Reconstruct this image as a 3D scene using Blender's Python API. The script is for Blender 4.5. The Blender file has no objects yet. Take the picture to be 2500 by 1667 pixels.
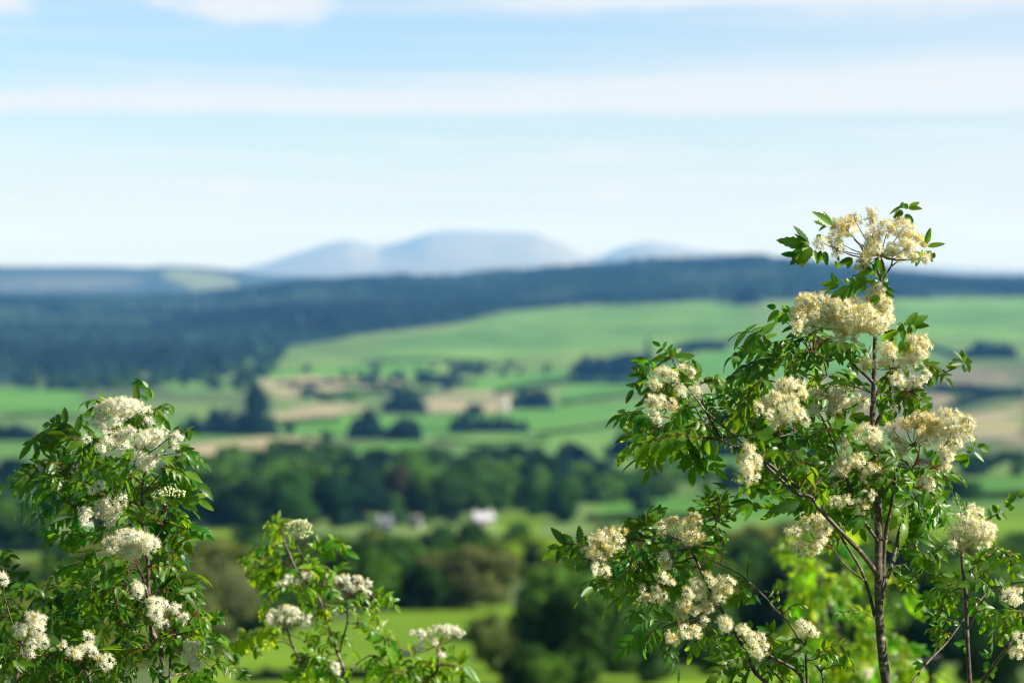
import bpy, math, random
import numpy as np
rng = np.random.default_rng(7)
random.seed(7)
C = bpy.context.scene
COL = C.collection

# ------------------------------------------------------------------ camera
CZ = 100.0
K = (36.0 / 85.0) / 2500.0                 # tangent of one photo pixel (2500 px wide)
HORIZON = 680.0
PITCH = math.atan((833.5 - HORIZON) * K)
cam = bpy.data.cameras.new('camera'); cam.lens = 85; cam.sensor_width = 36
cam.clip_start = 0.05; cam.clip_end = 120000
camo = bpy.data.objects.new('camera', cam); COL.objects.link(camo)
camo.location = (0, 0, CZ); camo.rotation_euler = (math.pi / 2 - PITCH, 0, 0)
cam.dof.use_dof = True; cam.dof.focus_distance = 4.0; cam.dof.aperture_fstop = 4.0
cam.dof.aperture_blades = 9
C.camera = camo
CP, SP = math.cos(PITCH), math.sin(PITCH)

# ------------------------------------------------------------------ light, exposure
SUN_EL, SUN_AZ = math.radians(34), math.radians(104)      # azimuth clockwise from the view axis
sd = (math.cos(SUN_EL) * math.sin(SUN_AZ), math.cos(SUN_EL) * math.cos(SUN_AZ), math.sin(SUN_EL))
sl = bpy.data.lights.new('sun', 'SUN'); sl.energy = 5.0; sl.angle = math.radians(0.5); sl.color = (1.0, 0.95, 0.86)
so = bpy.data.objects.new('sun', sl); COL.objects.link(so)
from mathutils import Vector
so.rotation_euler = Vector(sd).to_track_quat('Z', 'Y').to_euler()

W = bpy.data.worlds.new('World'); C.world = W; W.use_nodes = True
nt = W.node_tree; nt.nodes.clear()
def N(tree, typ, **kw):
    n = tree.nodes.new(typ)
    for k, v in kw.items():
        if k.startswith('i_'):
            n.inputs[int(k[2:])].default_value = v
        else:
            setattr(n, k, v)
    return n
def math_(tree, op, a, b=None, c=None, clamp=False):
    n = tree.nodes.new('ShaderNodeMath'); n.operation = op; n.use_clamp = clamp
    for i, x in enumerate((a, b, c)):
        if x is None: continue
        if isinstance(x, (int, float)): n.inputs[i].default_value = x
        else: tree.links.new(x, n.inputs[i])
    return n.outputs[0]
def sstep(tree, x, a, b):
    n = tree.nodes.new('ShaderNodeMapRange'); n.interpolation_type = 'SMOOTHSTEP'
    n.inputs[1].default_value = a; n.inputs[2].default_value = b
    tree.links.new(x, n.inputs[0]); return n.outputs[0]
def build_world():
    t = nt; L = t.links
    out = N(t, 'ShaderNodeOutputWorld'); bg = N(t, 'ShaderNodeBackground'); bg.inputs[1].default_value = 0.075
    sky = N(t, 'ShaderNodeTexSky', sky_type='NISHITA', sun_disc=False, sun_elevation=SUN_EL, sun_rotation=SUN_AZ,
            altitude=300, air_density=1.0, dust_density=0.6, ozone_density=2.0)
    tc = N(t, 'ShaderNodeTexCoord'); sep = N(t, 'ShaderNodeSeparateXYZ'); L.new(tc.outputs['Generated'], sep.inputs[0])
    x, y, z = sep.outputs
    el = math_(t, 'ARCSINE', z)
    az = math_(t, 'ARCTAN2', x, y)
    comb = N(t, 'ShaderNodeCombineXYZ'); L.new(math_(t, 'MULTIPLY', az, 9.0), comb.inputs[0]); L.new(math_(t, 'MULTIPLY', el, 85.0), comb.inputs[1])
    n1 = N(t, 'ShaderNodeTexNoise'); n1.inputs['Scale'].default_value = 1.0; n1.inputs['Detail'].default_value = 4; n1.inputs['Roughness'].default_value = .5
    L.new(comb.outputs[0], n1.inputs['Vector'])
    comb2 = N(t, 'ShaderNodeCombineXYZ'); L.new(math_(t, 'MULTIPLY', az, 40.0), comb2.inputs[0]); L.new(math_(t, 'MULTIPLY', el, 90.0), comb2.inputs[1])
    n2 = N(t, 'ShaderNodeTexNoise'); n2.inputs['Scale'].default_value = 1.0; n2.inputs['Detail'].default_value = 5
    L.new(comb2.outputs[0], n2.inputs['Vector'])
    wob = math_(t, 'MULTIPLY', math_(t, 'SUBTRACT', n1.outputs[0], 0.5), 0.016)
    wob2 = math_(t, 'MULTIPLY', math_(t, 'SUBTRACT', n2.outputs[0], 0.5), 0.006)
    e = math_(t, 'ADD', math_(t, 'ADD', el, wob), wob2)
    es = math_(t, 'ADD', el, math_(t, 'MULTIPLY', wob2, .6))
    # the long stratus bar: flat base near 0.067, upper edge rising to the right
    top = math_(t, 'ADD', math_(t, 'MULTIPLY', az, 0.028), 0.0875)
    band = math_(t, 'MULTIPLY', sstep(t, es, 0.0660, 0.0705), sstep(t, math_(t, 'SUBTRACT', top, e), -0.004, 0.014))
    # upper sheet coming in from the right
    low = math_(t, 'SUBTRACT', 0.109, math_(t, 'MULTIPLY', az, 0.012))
    sheet = math_(t, 'MULTIPLY', sstep(t, math_(t, 'SUBTRACT', e, low), -0.002, 0.007), sstep(t, az, -0.10, 0.04))
    # thin veils lower down
    veil = math_(t, 'MULTIPLY', sstep(t, n1.outputs[0], 0.42, 0.72), math_(t, 'SUBTRACT', 1.0, sstep(t, el, 0.05, 0.064)))
    comb3 = N(t, 'ShaderNodeCombineXYZ'); L.new(math_(t, 'MULTIPLY', az, 5.0), comb3.inputs[0]); L.new(math_(t, 'MULTIPLY', math_(t, 'ADD', el, math_(t, 'MULTIPLY', az, 0.012)), 190.0), comb3.inputs[1])
    n3 = N(t, 'ShaderNodeTexNoise'); n3.inputs['Scale'].default_value = 1.0; n3.inputs['Detail'].default_value = 6; n3.inputs['Roughness'].default_value = .6
    L.new(comb3.outputs[0], n3.inputs['Vector'])
    wisp = math_(t, 'MULTIPLY', sstep(t, n3.outputs[0], 0.46, 0.63), math_(t, 'SUBTRACT', 0.62, math_(t, 'MULTIPLY', sstep(t, el, 0.055, 0.075), 0.36)))
    band = math_(t, 'MULTIPLY', band, math_(t, 'ADD', 0.70, math_(t, 'MULTIPLY', n3.outputs[0], 0.7)), clamp=True)
    # right side brighter veil above and below the bar
    rv = math_(t, 'MULTIPLY', sstep(t, az, -0.05, 0.25), 0.38)
    # cumulus at the upper edge
    def puff(ca, ce, ra, re):
        da = math_(t, 'DIVIDE', math_(t, 'SUBTRACT', az, ca), ra); de = math_(t, 'DIVIDE', math_(t, 'SUBTRACT', el, ce), re)
        d = math_(t, 'SQRT', math_(t, 'ADD', math_(t, 'MULTIPLY', da, da), math_(t, 'MULTIPLY', de, de)))
        d = math_(t, 'ADD', d, math_(t, 'MULTIPLY', math_(t, 'SUBTRACT', n2.outputs[0], .5), 1.3))
        return sstep(t, math_(t, 'SUBTRACT', 1.25, d), 0.0, 0.7)
    p1 = puff(-0.108, 0.114, 0.040, 0.0100); p2 = puff(-0.213, 0.1165, 0.022, 0.012)
    p3 = puff(0.165, 0.0735, 0.008, 0.0035); p4 = puff(0.035, 0.051, 0.016, 0.003); p5 = puff(0.04, 0.035, 0.010, 0.004); p6 = puff(-0.115, 0.037, 0.010, 0.005)
    hz = math_(t, 'MULTIPLY', math_(t, 'SUBTRACT', 1.0, sstep(t, el, 0.0, 0.085)), 0.36)
    m = band
    for q in (sheet, p1, p2, p3, math_(t, 'MULTIPLY', p4, .6), math_(t, 'MULTIPLY', p5, .6), math_(t, 'MULTIPLY', p6, .5)): m = math_(t, 'MAXIMUM', m, q)
    m = math_(t, 'MULTIPLY', m, 0.92)
    for q in (math_(t, 'MULTIPLY', veil, 0.35), wisp, rv, hz): m = math_(t, 'SUBTRACT', math_(t, 'ADD', m, q), math_(t, 'MULTIPLY', m, q))
    m = math_(t, 'MULTIPLY', m, sstep(t, el, -0.02, 0.0), clamp=True)
    # the broken cloud fades out overhead
    m = math_(t, 'MULTIPLY', m, math_(t, 'SUBTRACT', 1.0, sstep(t, el, 0.125, 0.3)), clamp=True)
    blue = N(t, 'ShaderNodeMixRGB', blend_type='MULTIPLY'); blue.inputs[0].default_value = 1
    L.new(sky.outputs[0], blue.inputs[1]); blue.inputs[2].default_value = SKYTINT
    deep = N(t, 'ShaderNodeMixRGB', blend_type='MULTIPLY'); L.new(sstep(t, el, 0.125, 0.4), deep.inputs[0])      # clear deep blue overhead
    L.new(blue.outputs[0], deep.inputs[1]); deep.inputs[2].default_value = (.18, .26, .40, 1)
    mix = N(t, 'ShaderNodeMixRGB'); L.new(m, mix.inputs[0]); L.new(deep.outputs[0], mix.inputs[1]); mix.inputs[2].default_value = CLOUD
    L.new(mix.outputs[0], bg.inputs[0]); L.new(bg.outputs[0], out.inputs[0])
SKYTINT = (0.82, 0.895, 1.04, 1); CLOUD = (5.10, 5.30, 5.70, 1)
build_world()
C.view_settings.view_transform = 'Standard'; C.view_settings.look = 'None'; C.view_settings.gamma = 1
C.view_settings.exposure = 1.15
C.render.engine = 'CYCLES'
cy = C.cycles
cy.max_bounces = 7; cy.diffuse_bounces = 3; cy.glossy_bounces = 2; cy.transmission_bounces = 4; cy.transparent_max_bounces = 6
cy.volume_bounces = 1
cy.use_denoising = True
cy.sample_clamp_indirect = 6
cy.use_adaptive_sampling = False
cy.filter_width = 1.15
C.render.filter_size = 1.15

# ------------------------------------------------------------------ helpers
def ray(u, v):
    """photo pixel -> direction with unit depth along the camera axis"""
    x = (u - 1250) * K; y = -(v - 833.5) * K
    return np.array([x, CP + y * SP, -SP + y * CP])
def P(u, v, d):
    return np.array([0, 0, CZ]) + ray(u, v) * d
def proj(p):
    q = np.asarray(p, float) - np.array([0, 0, CZ])
    dep = q[..., 1] * CP - q[..., 2] * SP
    up = q[..., 1] * SP + q[..., 2] * CP
    dep = np.where(dep < 1e-3, 1e-3, dep)
    return 1250 + q[..., 0] / dep / K, 833.5 - up / dep / K

class Geo:
    def __init__(self): self.v = []; self.f = []; self.c = []; self.n = 0
    def add(self, verts, faces, color=None):
        verts = np.asarray(verts, np.float32).reshape(-1, 3); faces = np.asarray(faces, np.int64)
        self.v.append(verts); self.f.append(faces + self.n); self.n += len(verts)
        col = np.ones((len(verts), 4), np.float32)
        if color is not None:
            color = np.asarray(color, np.float32)
            if color.ndim == 1: col[:, :len(color)] = color
            else: col[:, :color.shape[1]] = color
        self.c.append(col)
    def build(self, name, mat, parent=None, smooth=True, offset=None):
        if not self.v: return None
        V = np.concatenate(self.v); cc = np.concatenate(self.c)
        if offset is not None: V = V - np.asarray(offset, np.float32)
        me = bpy.data.meshes.new(name)
        tot = np.concatenate([np.full(len(f), f.shape[1], np.int32) for f in self.f])
        idx = np.concatenate([f.ravel() for f in self.f]).astype(np.int32)
        me.vertices.add(len(V)); me.vertices.foreach_set('co', V.astype(np.float32).ravel())
        me.loops.add(len(idx)); me.loops.foreach_set('vertex_index', idx)
        me.polygons.add(len(tot)); st = np.concatenate([[0], np.cumsum(tot)[:-1]]).astype(np.int32)
        me.polygons.foreach_set('loop_start', st); me.polygons.foreach_set('loop_total', tot)
        me.polygons.foreach_set('use_smooth', np.full(len(tot), smooth))
        me.update(calc_edges=True)
        a = me.color_attributes.new('tint', 'FLOAT_COLOR', 'POINT'); a.data.foreach_set('color', cc.ravel())
        me.materials.append(mat)
        o = bpy.data.objects.new(name, me); COL.objects.link(o)
        if parent is not None: o.parent = parent
        return o

def tag(o, label=None, cat=None, group=None, kind=None):
    if label: o['label'] = label
    if cat: o['category'] = cat
    if group: o['group'] = group
    if kind: o['kind'] = kind
    return o
def empty(name, loc):
    o = bpy.data.objects.new(name, None); COL.objects.link(o); o.location = loc; o.empty_display_size = .2
    return o
def unit(a):
    a = np.asarray(a, float); return a / (np.linalg.norm(a, axis=-1, keepdims=True) + 1e-12)
def spline(pts, per=5):
    p = np.asarray(pts, float)
    if len(p) < 3:
        t = np.linspace(0, 1, per + 1)[:, None]; return p[0] * (1 - t) + p[-1] * t
    q = np.vstack([2 * p[0] - p[1], p, 2 * p[-1] - p[-2]]); out = []
    for i in range(1, len(q) - 2):
        t = np.linspace(0, 1, per, endpoint=False)[:, None]
        a, b, c, d = q[i - 1], q[i], q[i + 1], q[i + 2]
        out.append(.5 * (2 * b + (c - a) * t + (2 * a - 5 * b + 4 * c - d) * t ** 2 + (3 * b - a - 3 * c + d) * t ** 3))
    out.append(p[-1:]); return np.vstack(out)
def tube(g, pts, rad, sides=7, color=(1, 1, 1)):
    p = np.asarray(pts, float); n = len(p); rad = np.broadcast_to(np.asarray(rad, float), (n,))
    T = unit(np.gradient(p, axis=0)); ref = np.array([0.13, 1, 0.2])
    A = unit(np.cross(T, ref)); B = np.cross(T, A)
    th = np.linspace(0, 2 * np.pi, sides, endpoint=False)
    V = p[:, None] + rad[:, None, None] * (A[:, None] * np.cos(th)[None, :, None] + B[:, None] * np.sin(th)[None, :, None])
    i = np.arange(n - 1)[:, None] * sides; j = np.arange(sides)[None]; k = (j + 1) % sides
    F = np.stack([i + j, i + k, i + sides + k, i + sides + j], -1).reshape(-1, 4)
    g.add(V.reshape(-1, 3), F, color)

# ------------------------------------------------------------------ materials
def mat_new(name):
    m = bpy.data.materials.new(name); m.use_nodes = True; t = m.node_tree; t.nodes.clear()
    return m, t, t.links, t.nodes.new('ShaderNodeOutputMaterial')
def noise_(t, scale, detail=4, coord='Object', rough=.55, vec=None):
    tc = t.nodes.new('ShaderNodeTexCoord'); n = t.nodes.new('ShaderNodeTexNoise')
    n.inputs['Scale'].default_value = scale; n.inputs['Detail'].default_value = detail; n.inputs['Roughness'].default_value = rough
    t.links.new(vec if vec is not None else tc.outputs[coord], n.inputs['Vector']); return n.outputs[0]
def ramp_(t, x, stops):
    r = t.nodes.new('ShaderNodeValToRGB'); e = r.color_ramp.elements
    while len(e) < len(stops): e.new(0.5)
    for el, (pos, c) in zip(e, stops): el.position = pos; el.color = (*c, 1)
    t.links.new(x, r.inputs[0]); return r.outputs[0]
def mulc(t, a, b, fac=1.0, mode='MULTIPLY'):
    n = t.nodes.new('ShaderNodeMixRGB'); n.blend_type = mode; n.inputs[0].default_value = fac
    for i, x in ((1, a), (2, b)):
        if isinstance(x, tuple): n.inputs[i].default_value = (*x, 1)
        else: t.links.new(x, n.inputs[i])
    return n.outputs[0]
def attr(t, name='tint'):
    a = t.nodes.new('ShaderNodeAttribute'); a.attribute_name = name; return a.outputs['Color']

def leaf_material():
    m, t, L, out = mat_new('rowan_leaf')
    col = attr(t)
    col = mulc(t, col, ramp_(t, noise_(t, 60), [(.3, (.75, .78, .7)), (.7, (1.2, 1.15, 1.1))]))
    geo = t.nodes.new('ShaderNodeNewGeometry')
    mixc = t.nodes.new('ShaderNodeMixRGB'); L.new(geo.outputs['Backfacing'], mixc.inputs[0]); L.new(col, mixc.inputs[1])
    L.new(mulc(t, mulc(t, col, (1.25, 1.15, 1.9)), (.02, .025, .02), 1, 'ADD'), mixc.inputs[2])
    b = t.nodes.new('ShaderNodeBsdfPrincipled'); L.new(mixc.outputs[0], b.inputs['Base Color'])
    b.inputs['Roughness'].default_value = .40; b.inputs['Specular IOR Level'].default_value = .42
    tr = t.nodes.new('ShaderNodeBsdfTranslucent'); L.new(mulc(t, col, (4.3, 3.7, .7)), tr.inputs[0])
    mx = t.nodes.new('ShaderNodeMixShader'); mx.inputs[0].default_value = .42
    L.new(b.outputs[0], mx.inputs[1]); L.new(tr.outputs[0], mx.inputs[2]); L.new(mx.outputs[0], out.inputs[0])
    return m
def flower_material():
    m, t, L, out = mat_new('rowan_flower')
    col = attr(t)
    d = t.nodes.new('ShaderNodeBsdfPrincipled'); L.new(col, d.inputs['Base Color']); d.inputs['Roughness'].default_value = .7
    d.inputs['Specular IOR Level'].default_value = .15
    tr = t.nodes.new('ShaderNodeBsdfTranslucent'); L.new(col, tr.inputs[0])
    mx = t.nodes.new('ShaderNodeMixShader'); mx.inputs[0].default_value = .5
    L.new(d.outputs[0], mx.inputs[1]); L.new(tr.outputs[0], mx.inputs[2]); L.new(mx.outputs[0], out.inputs[0])
    return m
def bark_material():
    m, t, L, out = mat_new('rowan_bark')
    tc = t.nodes.new('ShaderNodeTexCoord'); mp = t.nodes.new('ShaderNodeMapping'); mp.inputs['Scale'].default_value = (60, 60, 160)
    L.new(tc.outputs['Object'], mp.inputs[0])
    n1 = noise_(t, 1.0, 5, vec=mp.outputs[0]); n2 = noise_(t, 18, 4)
    c = ramp_(t, n1, [(.35, (.040, .029, .022)), (.57, (.105, .08, .06)), (.70, (.34, .30, .25))])
    c = mulc(t, c, ramp_(t, n2, [(.3, (.6, .62, .55)), (.7, (1.15, 1.1, 1.05))]))
    c = mulc(t, c, attr(t))
    b = t.nodes.new('ShaderNodeBsdfPrincipled'); L.new(c, b.inputs['Base Color']); b.inputs['Roughness'].default_value = .55
    bp = t.nodes.new('ShaderNodeBump'); bp.inputs['Strength'].default_value = .5; bp.inputs['Distance'].default_value = .002
    L.new(n1, bp.inputs['Height']); L.new(bp.outputs[0], b.inputs['Normal']); L.new(b.outputs[0], out.inputs[0])
    return m
def crown_material(name, translucent=.25):
    m, t, L, out = mat_new(name)
    oi = t.nodes.new('ShaderNodeObjectInfo')
    col = mulc(t, attr(t), oi.outputs['Color'])
    b = t.nodes.new('ShaderNodeBsdfDiffuse'); L.new(col, b.inputs[0])
    tr = t.nodes.new('ShaderNodeBsdfTranslucent'); L.new(mulc(t, col, (2.0, 1.8, .5)), tr.inputs[0])
    mx = t.nodes.new('ShaderNodeMixShader'); mx.inputs[0].default_value = translucent
    L.new(b.outputs[0], mx.inputs[1]); L.new(tr.outputs[0], mx.inputs[2]); L.new(mx.outputs[0], out.inputs[0])
    return m
def plain_material(name, c, rough=.8, nscale=3, var=.25):
    m, t, L, out = mat_new(name)
    col = mulc(t, ramp_(t, noise_(t, nscale), [(.3, (1 - var,) * 3), (.7, (1 + var,) * 3)]), c)
    b = t.nodes.new('ShaderNodeBsdfPrincipled'); L.new(col, b.inputs['Base Color']); b.inputs['Roughness'].default_value = rough
    L.new(b.outputs[0], out.inputs[0]); return m
def ground_material():
    m, t, L, out = mat_new('farmland')
    col = attr(t)
    a = mulc(t, ramp_(t, noise_(t, .012, 7, rough=.65), [(.32, (.62, .70, .66)), (.68, (1.32, 1.22, 1.15))]), ramp_(t, noise_(t, .003, 3), [(.35, (.80, .86, .85)), (.65, (1.18, 1.12, 1.05))]))
    b_ = ramp_(t, noise_(t, .15, 5), [(.3, (.85, .87, .85)), (.7, (1.12, 1.1, 1.1))])
    col = mulc(t, mulc(t, col, a), b_)
    b = t.nodes.new('ShaderNodeBsdfPrincipled'); L.new(col, b.inputs['Base Color']); b.inputs['Roughness'].default_value = .95
    b.inputs['Specular IOR Level'].default_value = .1
    L.new(b.outputs[0], out.inputs[0]); return m
M_LEAF, M_FLOWER, M_BARK = leaf_material(), flower_material(), bark_material()
M_CROWN = crown_material('tree_foliage'); M_CONIFER = crown_material('conifer_foliage', .05)
M_TRUNK = plain_material('far_trunk', (.07, .05, .04))
M_GROUND = ground_material()

# ------------------------------------------------------------------ terrain
# photo pixels in the 2352-wide view: horizon row 640 there
DS = 2500.0 / 2352.0
def vnoise(x, y, seed=0):
    def h(i, j): 
        s = np.sin(i * 127.1 + j * 311.7 + seed * 74.7) * 43758.5453; return s - np.floor(s)
    i, j = np.floor(x), np.floor(y); fx, fy = x - i, y - j
    fx = fx * fx * (3 - 2 * fx); fy = fy * fy * (3 - 2 * fy)
    return (h(i, j) * (1 - fx) + h(i + 1, j) * fx) * (1 - fy) + (h(i, j + 1) * (1 - fx) + h(i + 1, j + 1) * fx) * fy - .5
RT_ = np.array([60, 100, 150, 200, 260, 350, 450, 600, 800, 1000, 1300, 1700, 2200.])
VT_ = np.array([2200, 1760, 1610, 1500, 1400, 1320, 1250, 1205, 1130, 1065, 1010, 945, 880.])
ridge_x = np.array([-600, 0, 300, 470, 560, 700, 900, 1050, 1150, 1300, 1450, 1600, 1740, 1850, 2060, 2200, 2352, 2900.])
ridge_v = np.array([690, 688, 690, 681, 668, 651, 643, 641, 630, 617, 611, 605, 598, 608, 630, 642, 646, 655.])
mt_x = np.array([-1500, -600, 200, 480, 560, 620, 680, 760, 800, 870, 930, 980, 1050, 1150, 1230, 1290, 1350, 1380, 1440, 1500, 1560, 1620, 1700, 1900, 2352, 3200.])
mt_v = np.array([640, 640, 640, 634, 614, 600, 581, 558, 552, 568, 555, 538, 532, 537, 540, 560, 590, 586, 560, 551, 559, 572, 582, 598, 625, 640.])
fh_x = np.array([-1500, -300, 0, 250, 330, 380, 450, 520, 580, 650, 800, 1100, 3200.])
fh_v = np.array([625, 612, 611, 612, 614, 610, 614, 619, 628, 634, 640, 642, 645.])
S = 0.4235 / 2352
_lr = np.log(np.array([1, 2.5, 5, 15, 30]))
def height(x, y):
    """ground height relative to the eye"""
    x = np.asarray(x, float); y = np.asarray(y, float)
    r = np.sqrt(x * x + y * y) + 1e-6
    a = np.arctan2(x, y); ac = np.clip(a, -.5, .5)
    px = 1176 + np.tan(ac) / S
    yy = r * np.cos(ac)
    lr = np.log(r)
    # slope below the viewpoint
    zn = np.interp(lr, np.concatenate([_lr, np.log([60])]), np.array([-1.62, -1.75, -2.05, -4.6, -9.0, -16.85]))
    vt = np.interp(lr, np.log(RT_), VT_)
    rv = np.interp(px, ridge_x, ridge_v)
    fr = np.interp(lr, np.log([2200, 2700, 3400, 4200, 5000]), [0, .33, .63, .87, 1.0])
    v2 = 880 + (rv - 880) * fr
    v = np.where(r < 2200, vt, v2)
    z = -(v - 640) * S * yy
    zr = -(rv - 640) * S * 5000
    zf = -(np.interp(px, fh_x, fh_v) - 640) * S * 9500
    zm = -(np.interp(px, mt_x, mt_v) - 640) * S * 22000
    zfar = np.interp(r, [0, 1], [0, 0])
    L = lambda a_, b_, t: a_ + (b_ - a_) * t
    sm = lambda t: t * t * (3 - 2 * t)
    t1 = sm(np.clip((r - 5000) / 1500, 0, 1)); t2 = sm(np.clip((r - 7000) / 2500, 0, 1)); t3 = sm(np.clip((r - 9500) / 3500, 0, 1))
    t4 = sm(np.clip((r - 15000) / 7000, 0, 1)); t5 = sm(np.clip((r - 22000) / 5000, 0, 1))
    zz = L(zr, -75.0, t1); zz = L(zz, zf, t2); zz = L(zz, -70, t3); zz = L(zz, zm, t4); zz = L(zz, 0, t5)
    z = np.where(r < 60, zn, np.where(r < 5000, z, zz))
    amp = np.clip((r - 80) / 400, 0, 1) * np.clip(r, 0, 3000) * .0011
    z = z + amp * (vnoise(x / 170, y / 230, 1) + .6 * vnoise(x / 70, y / 90, 2))
    big = np.clip((r - 14000) / 6000, 0, 1) * 60
    z = z + big * (vnoise(x / 1500, y / 1500, 3) + .5 * vnoise(x / 600, y / 600, 4))
    return z
def hit(dx, dv):
    """point of the ground seen at a pixel of the 2352-wide view"""
    d = ray(dx * DS, dv * DS); t = np.exp(np.linspace(math.log(60), math.log(29000), 6000))
    p = d[None] * t[:, None]
    below = p[:, 2] < height(p[:, 0], p[:, 1])
    i = int(np.argmax(below)) if below.any() else len(t) - 1
    q = p[i]; return np.array([q[0], q[1], CZ + float(height(q[0], q[1]))]), float(t[i])

def inpoly(px, py, poly):
    poly = np.asarray(poly, float); n = len(poly); ins = np.zeros(px.shape, bool); j = n - 1
    for i in range(n):
        xi, yi = poly[i]; xj, yj = poly[j]
        cnd = ((yi > py) != (yj > py)) & (px < (xj - xi) * (py - yi) / (yj - yi + 1e-9) + xi)
        ins ^= cnd; j = i
    return ins
G1 = (.135, .245, .012); G2 = (.082, .22, .028); G3 = (.105, .22, .042); G4 = (.122, .205, .050)
TAN = (.30, .265, .165); MOOR = (.155, .145, .095); ROUGH = (.085, .13, .045); DK = (.04, .07, .035)
FIELDS = [
 (G4, [(560, 830), (800, 772), (1000, 752), (1300, 702), (1700, 690), (2352, 668), (2700, 660), (2700, 830), (2352, 830), (1500, 830), (1000, 880), (560, 890)]),
 (G3, [(860, 800), (1200, 715), (1700, 692), (1760, 760), (1480, 790), (1150, 828), (900, 835)]),
 (G2, [(620, 848), (960, 832), (1010, 856), (820, 872), (620, 870)]),
 (G2, [(1060, 880), (1290, 845), (1300, 870), (1100, 905)]),
 (G2, [(1480, 850), (1760, 780), (2000, 760), (2200, 800), (2000, 850), (1560, 880), (1480, 900), (1290, 930), (1290, 890)]),
 (G3, [(2060, 690), (2352, 678), (2700, 672), (2700, 790), (2352, 780), (2060, 780)]),
 (MOOR, [(1850, 880), (2352, 835), (2700, 820), (2700, 1050), (2352, 1055), (2190, 1040), (1900, 950)]),
 (TAN, [(2160, 960), (2352, 930), (2352, 1000), (2200, 1010)]),
 (ROUGH, [(2180, 900), (2352, 880), (2352, 930), (2200, 950)]),
 (TAN, [(1580, 880), (1900, 868), (1900, 885), (1600, 905)]),
 (G2, [(-200, 892), (185, 893), (180, 945), (-200, 950)]),
 (G4, [(-200, 955), (210, 958), (210, 985), (-200, 992)]),
 (G3, [(380, 880), (540, 868), (560, 900), (400, 905)]),
 (TAN, [(590, 876), (700, 864), (930, 876), (900, 893), (760, 905), (640, 916)]),
 (G4, [(600, 920), (870, 905), (870, 930), (640, 940)]),
 (TAN, [(970, 918), (1020, 898), (1175, 893), (1168, 942), (985, 952)]),
 (TAN, [(620, 938), (770, 922), (860, 935), (780, 952), (640, 968)]),
 (G2, [(640, 972), (800, 955), (1000, 955), (1260, 935), (1520, 925), (1520, 960), (1240, 995), (1000, 1000), (640, 998)]),
 (G2, [(420, 968), (640, 988), (640, 1000), (420, 1012)]),
 (TAN, [(420, 1022), (620, 1002), (750, 1003), (700, 1042), (480, 1060), (420, 1050)]),
 (G2, [(690, 1032), (940, 1012), (1060, 1040), (1010, 1060), (720, 1060)]),
 (G3, [(1000, 1000), (1260, 985), (1480, 930), (1480, 1010), (1280, 1058), (1080, 1050)]),
 (G2, [(1540, 1050), (1750, 1040), (1900, 1060), (1750, 1085), (1560, 1085)]),
 (G2, [(1240, 1085), (1420, 1068), (1430, 1090), (1260, 1100)]),
 (G2, [(1370, 1160), (1540, 1142), (1800, 1150), (1850, 1180), (1400, 1186)]),
 (G1, [(1120, 1180), (1250, 1175), (1250, 1215), (1110, 1218)]),
 (G2, [(2080, 1110), (2250, 1100), (2352, 1095), (2352, 1120), (2100, 1130)]),
 (G1, [(2100, 1200), (2352, 1160), (2700, 1150), (2700, 1300), (2352, 1290), (2150, 1290)]),
 (G1, [(400, 1222), (660, 1212), (640, 1240), (430, 1275)]),
 (G1, [(-200, 1278), (170, 1272), (160, 1310), (-200, 1318)]),
 (G2, [(-200, 1090), (150, 1070), (200, 1110), (-200, 1125)]),
 (G1, [(380, 1560), (500, 1490), (860, 1412), (1080, 1388), (1180, 1392), (1230, 1440), (1200, 1575), (600, 1640), (300, 1640)]),
 (G1, [(1300, 1535), (2300, 1528), (2400, 1700), (1300, 1700)]),
]
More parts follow.
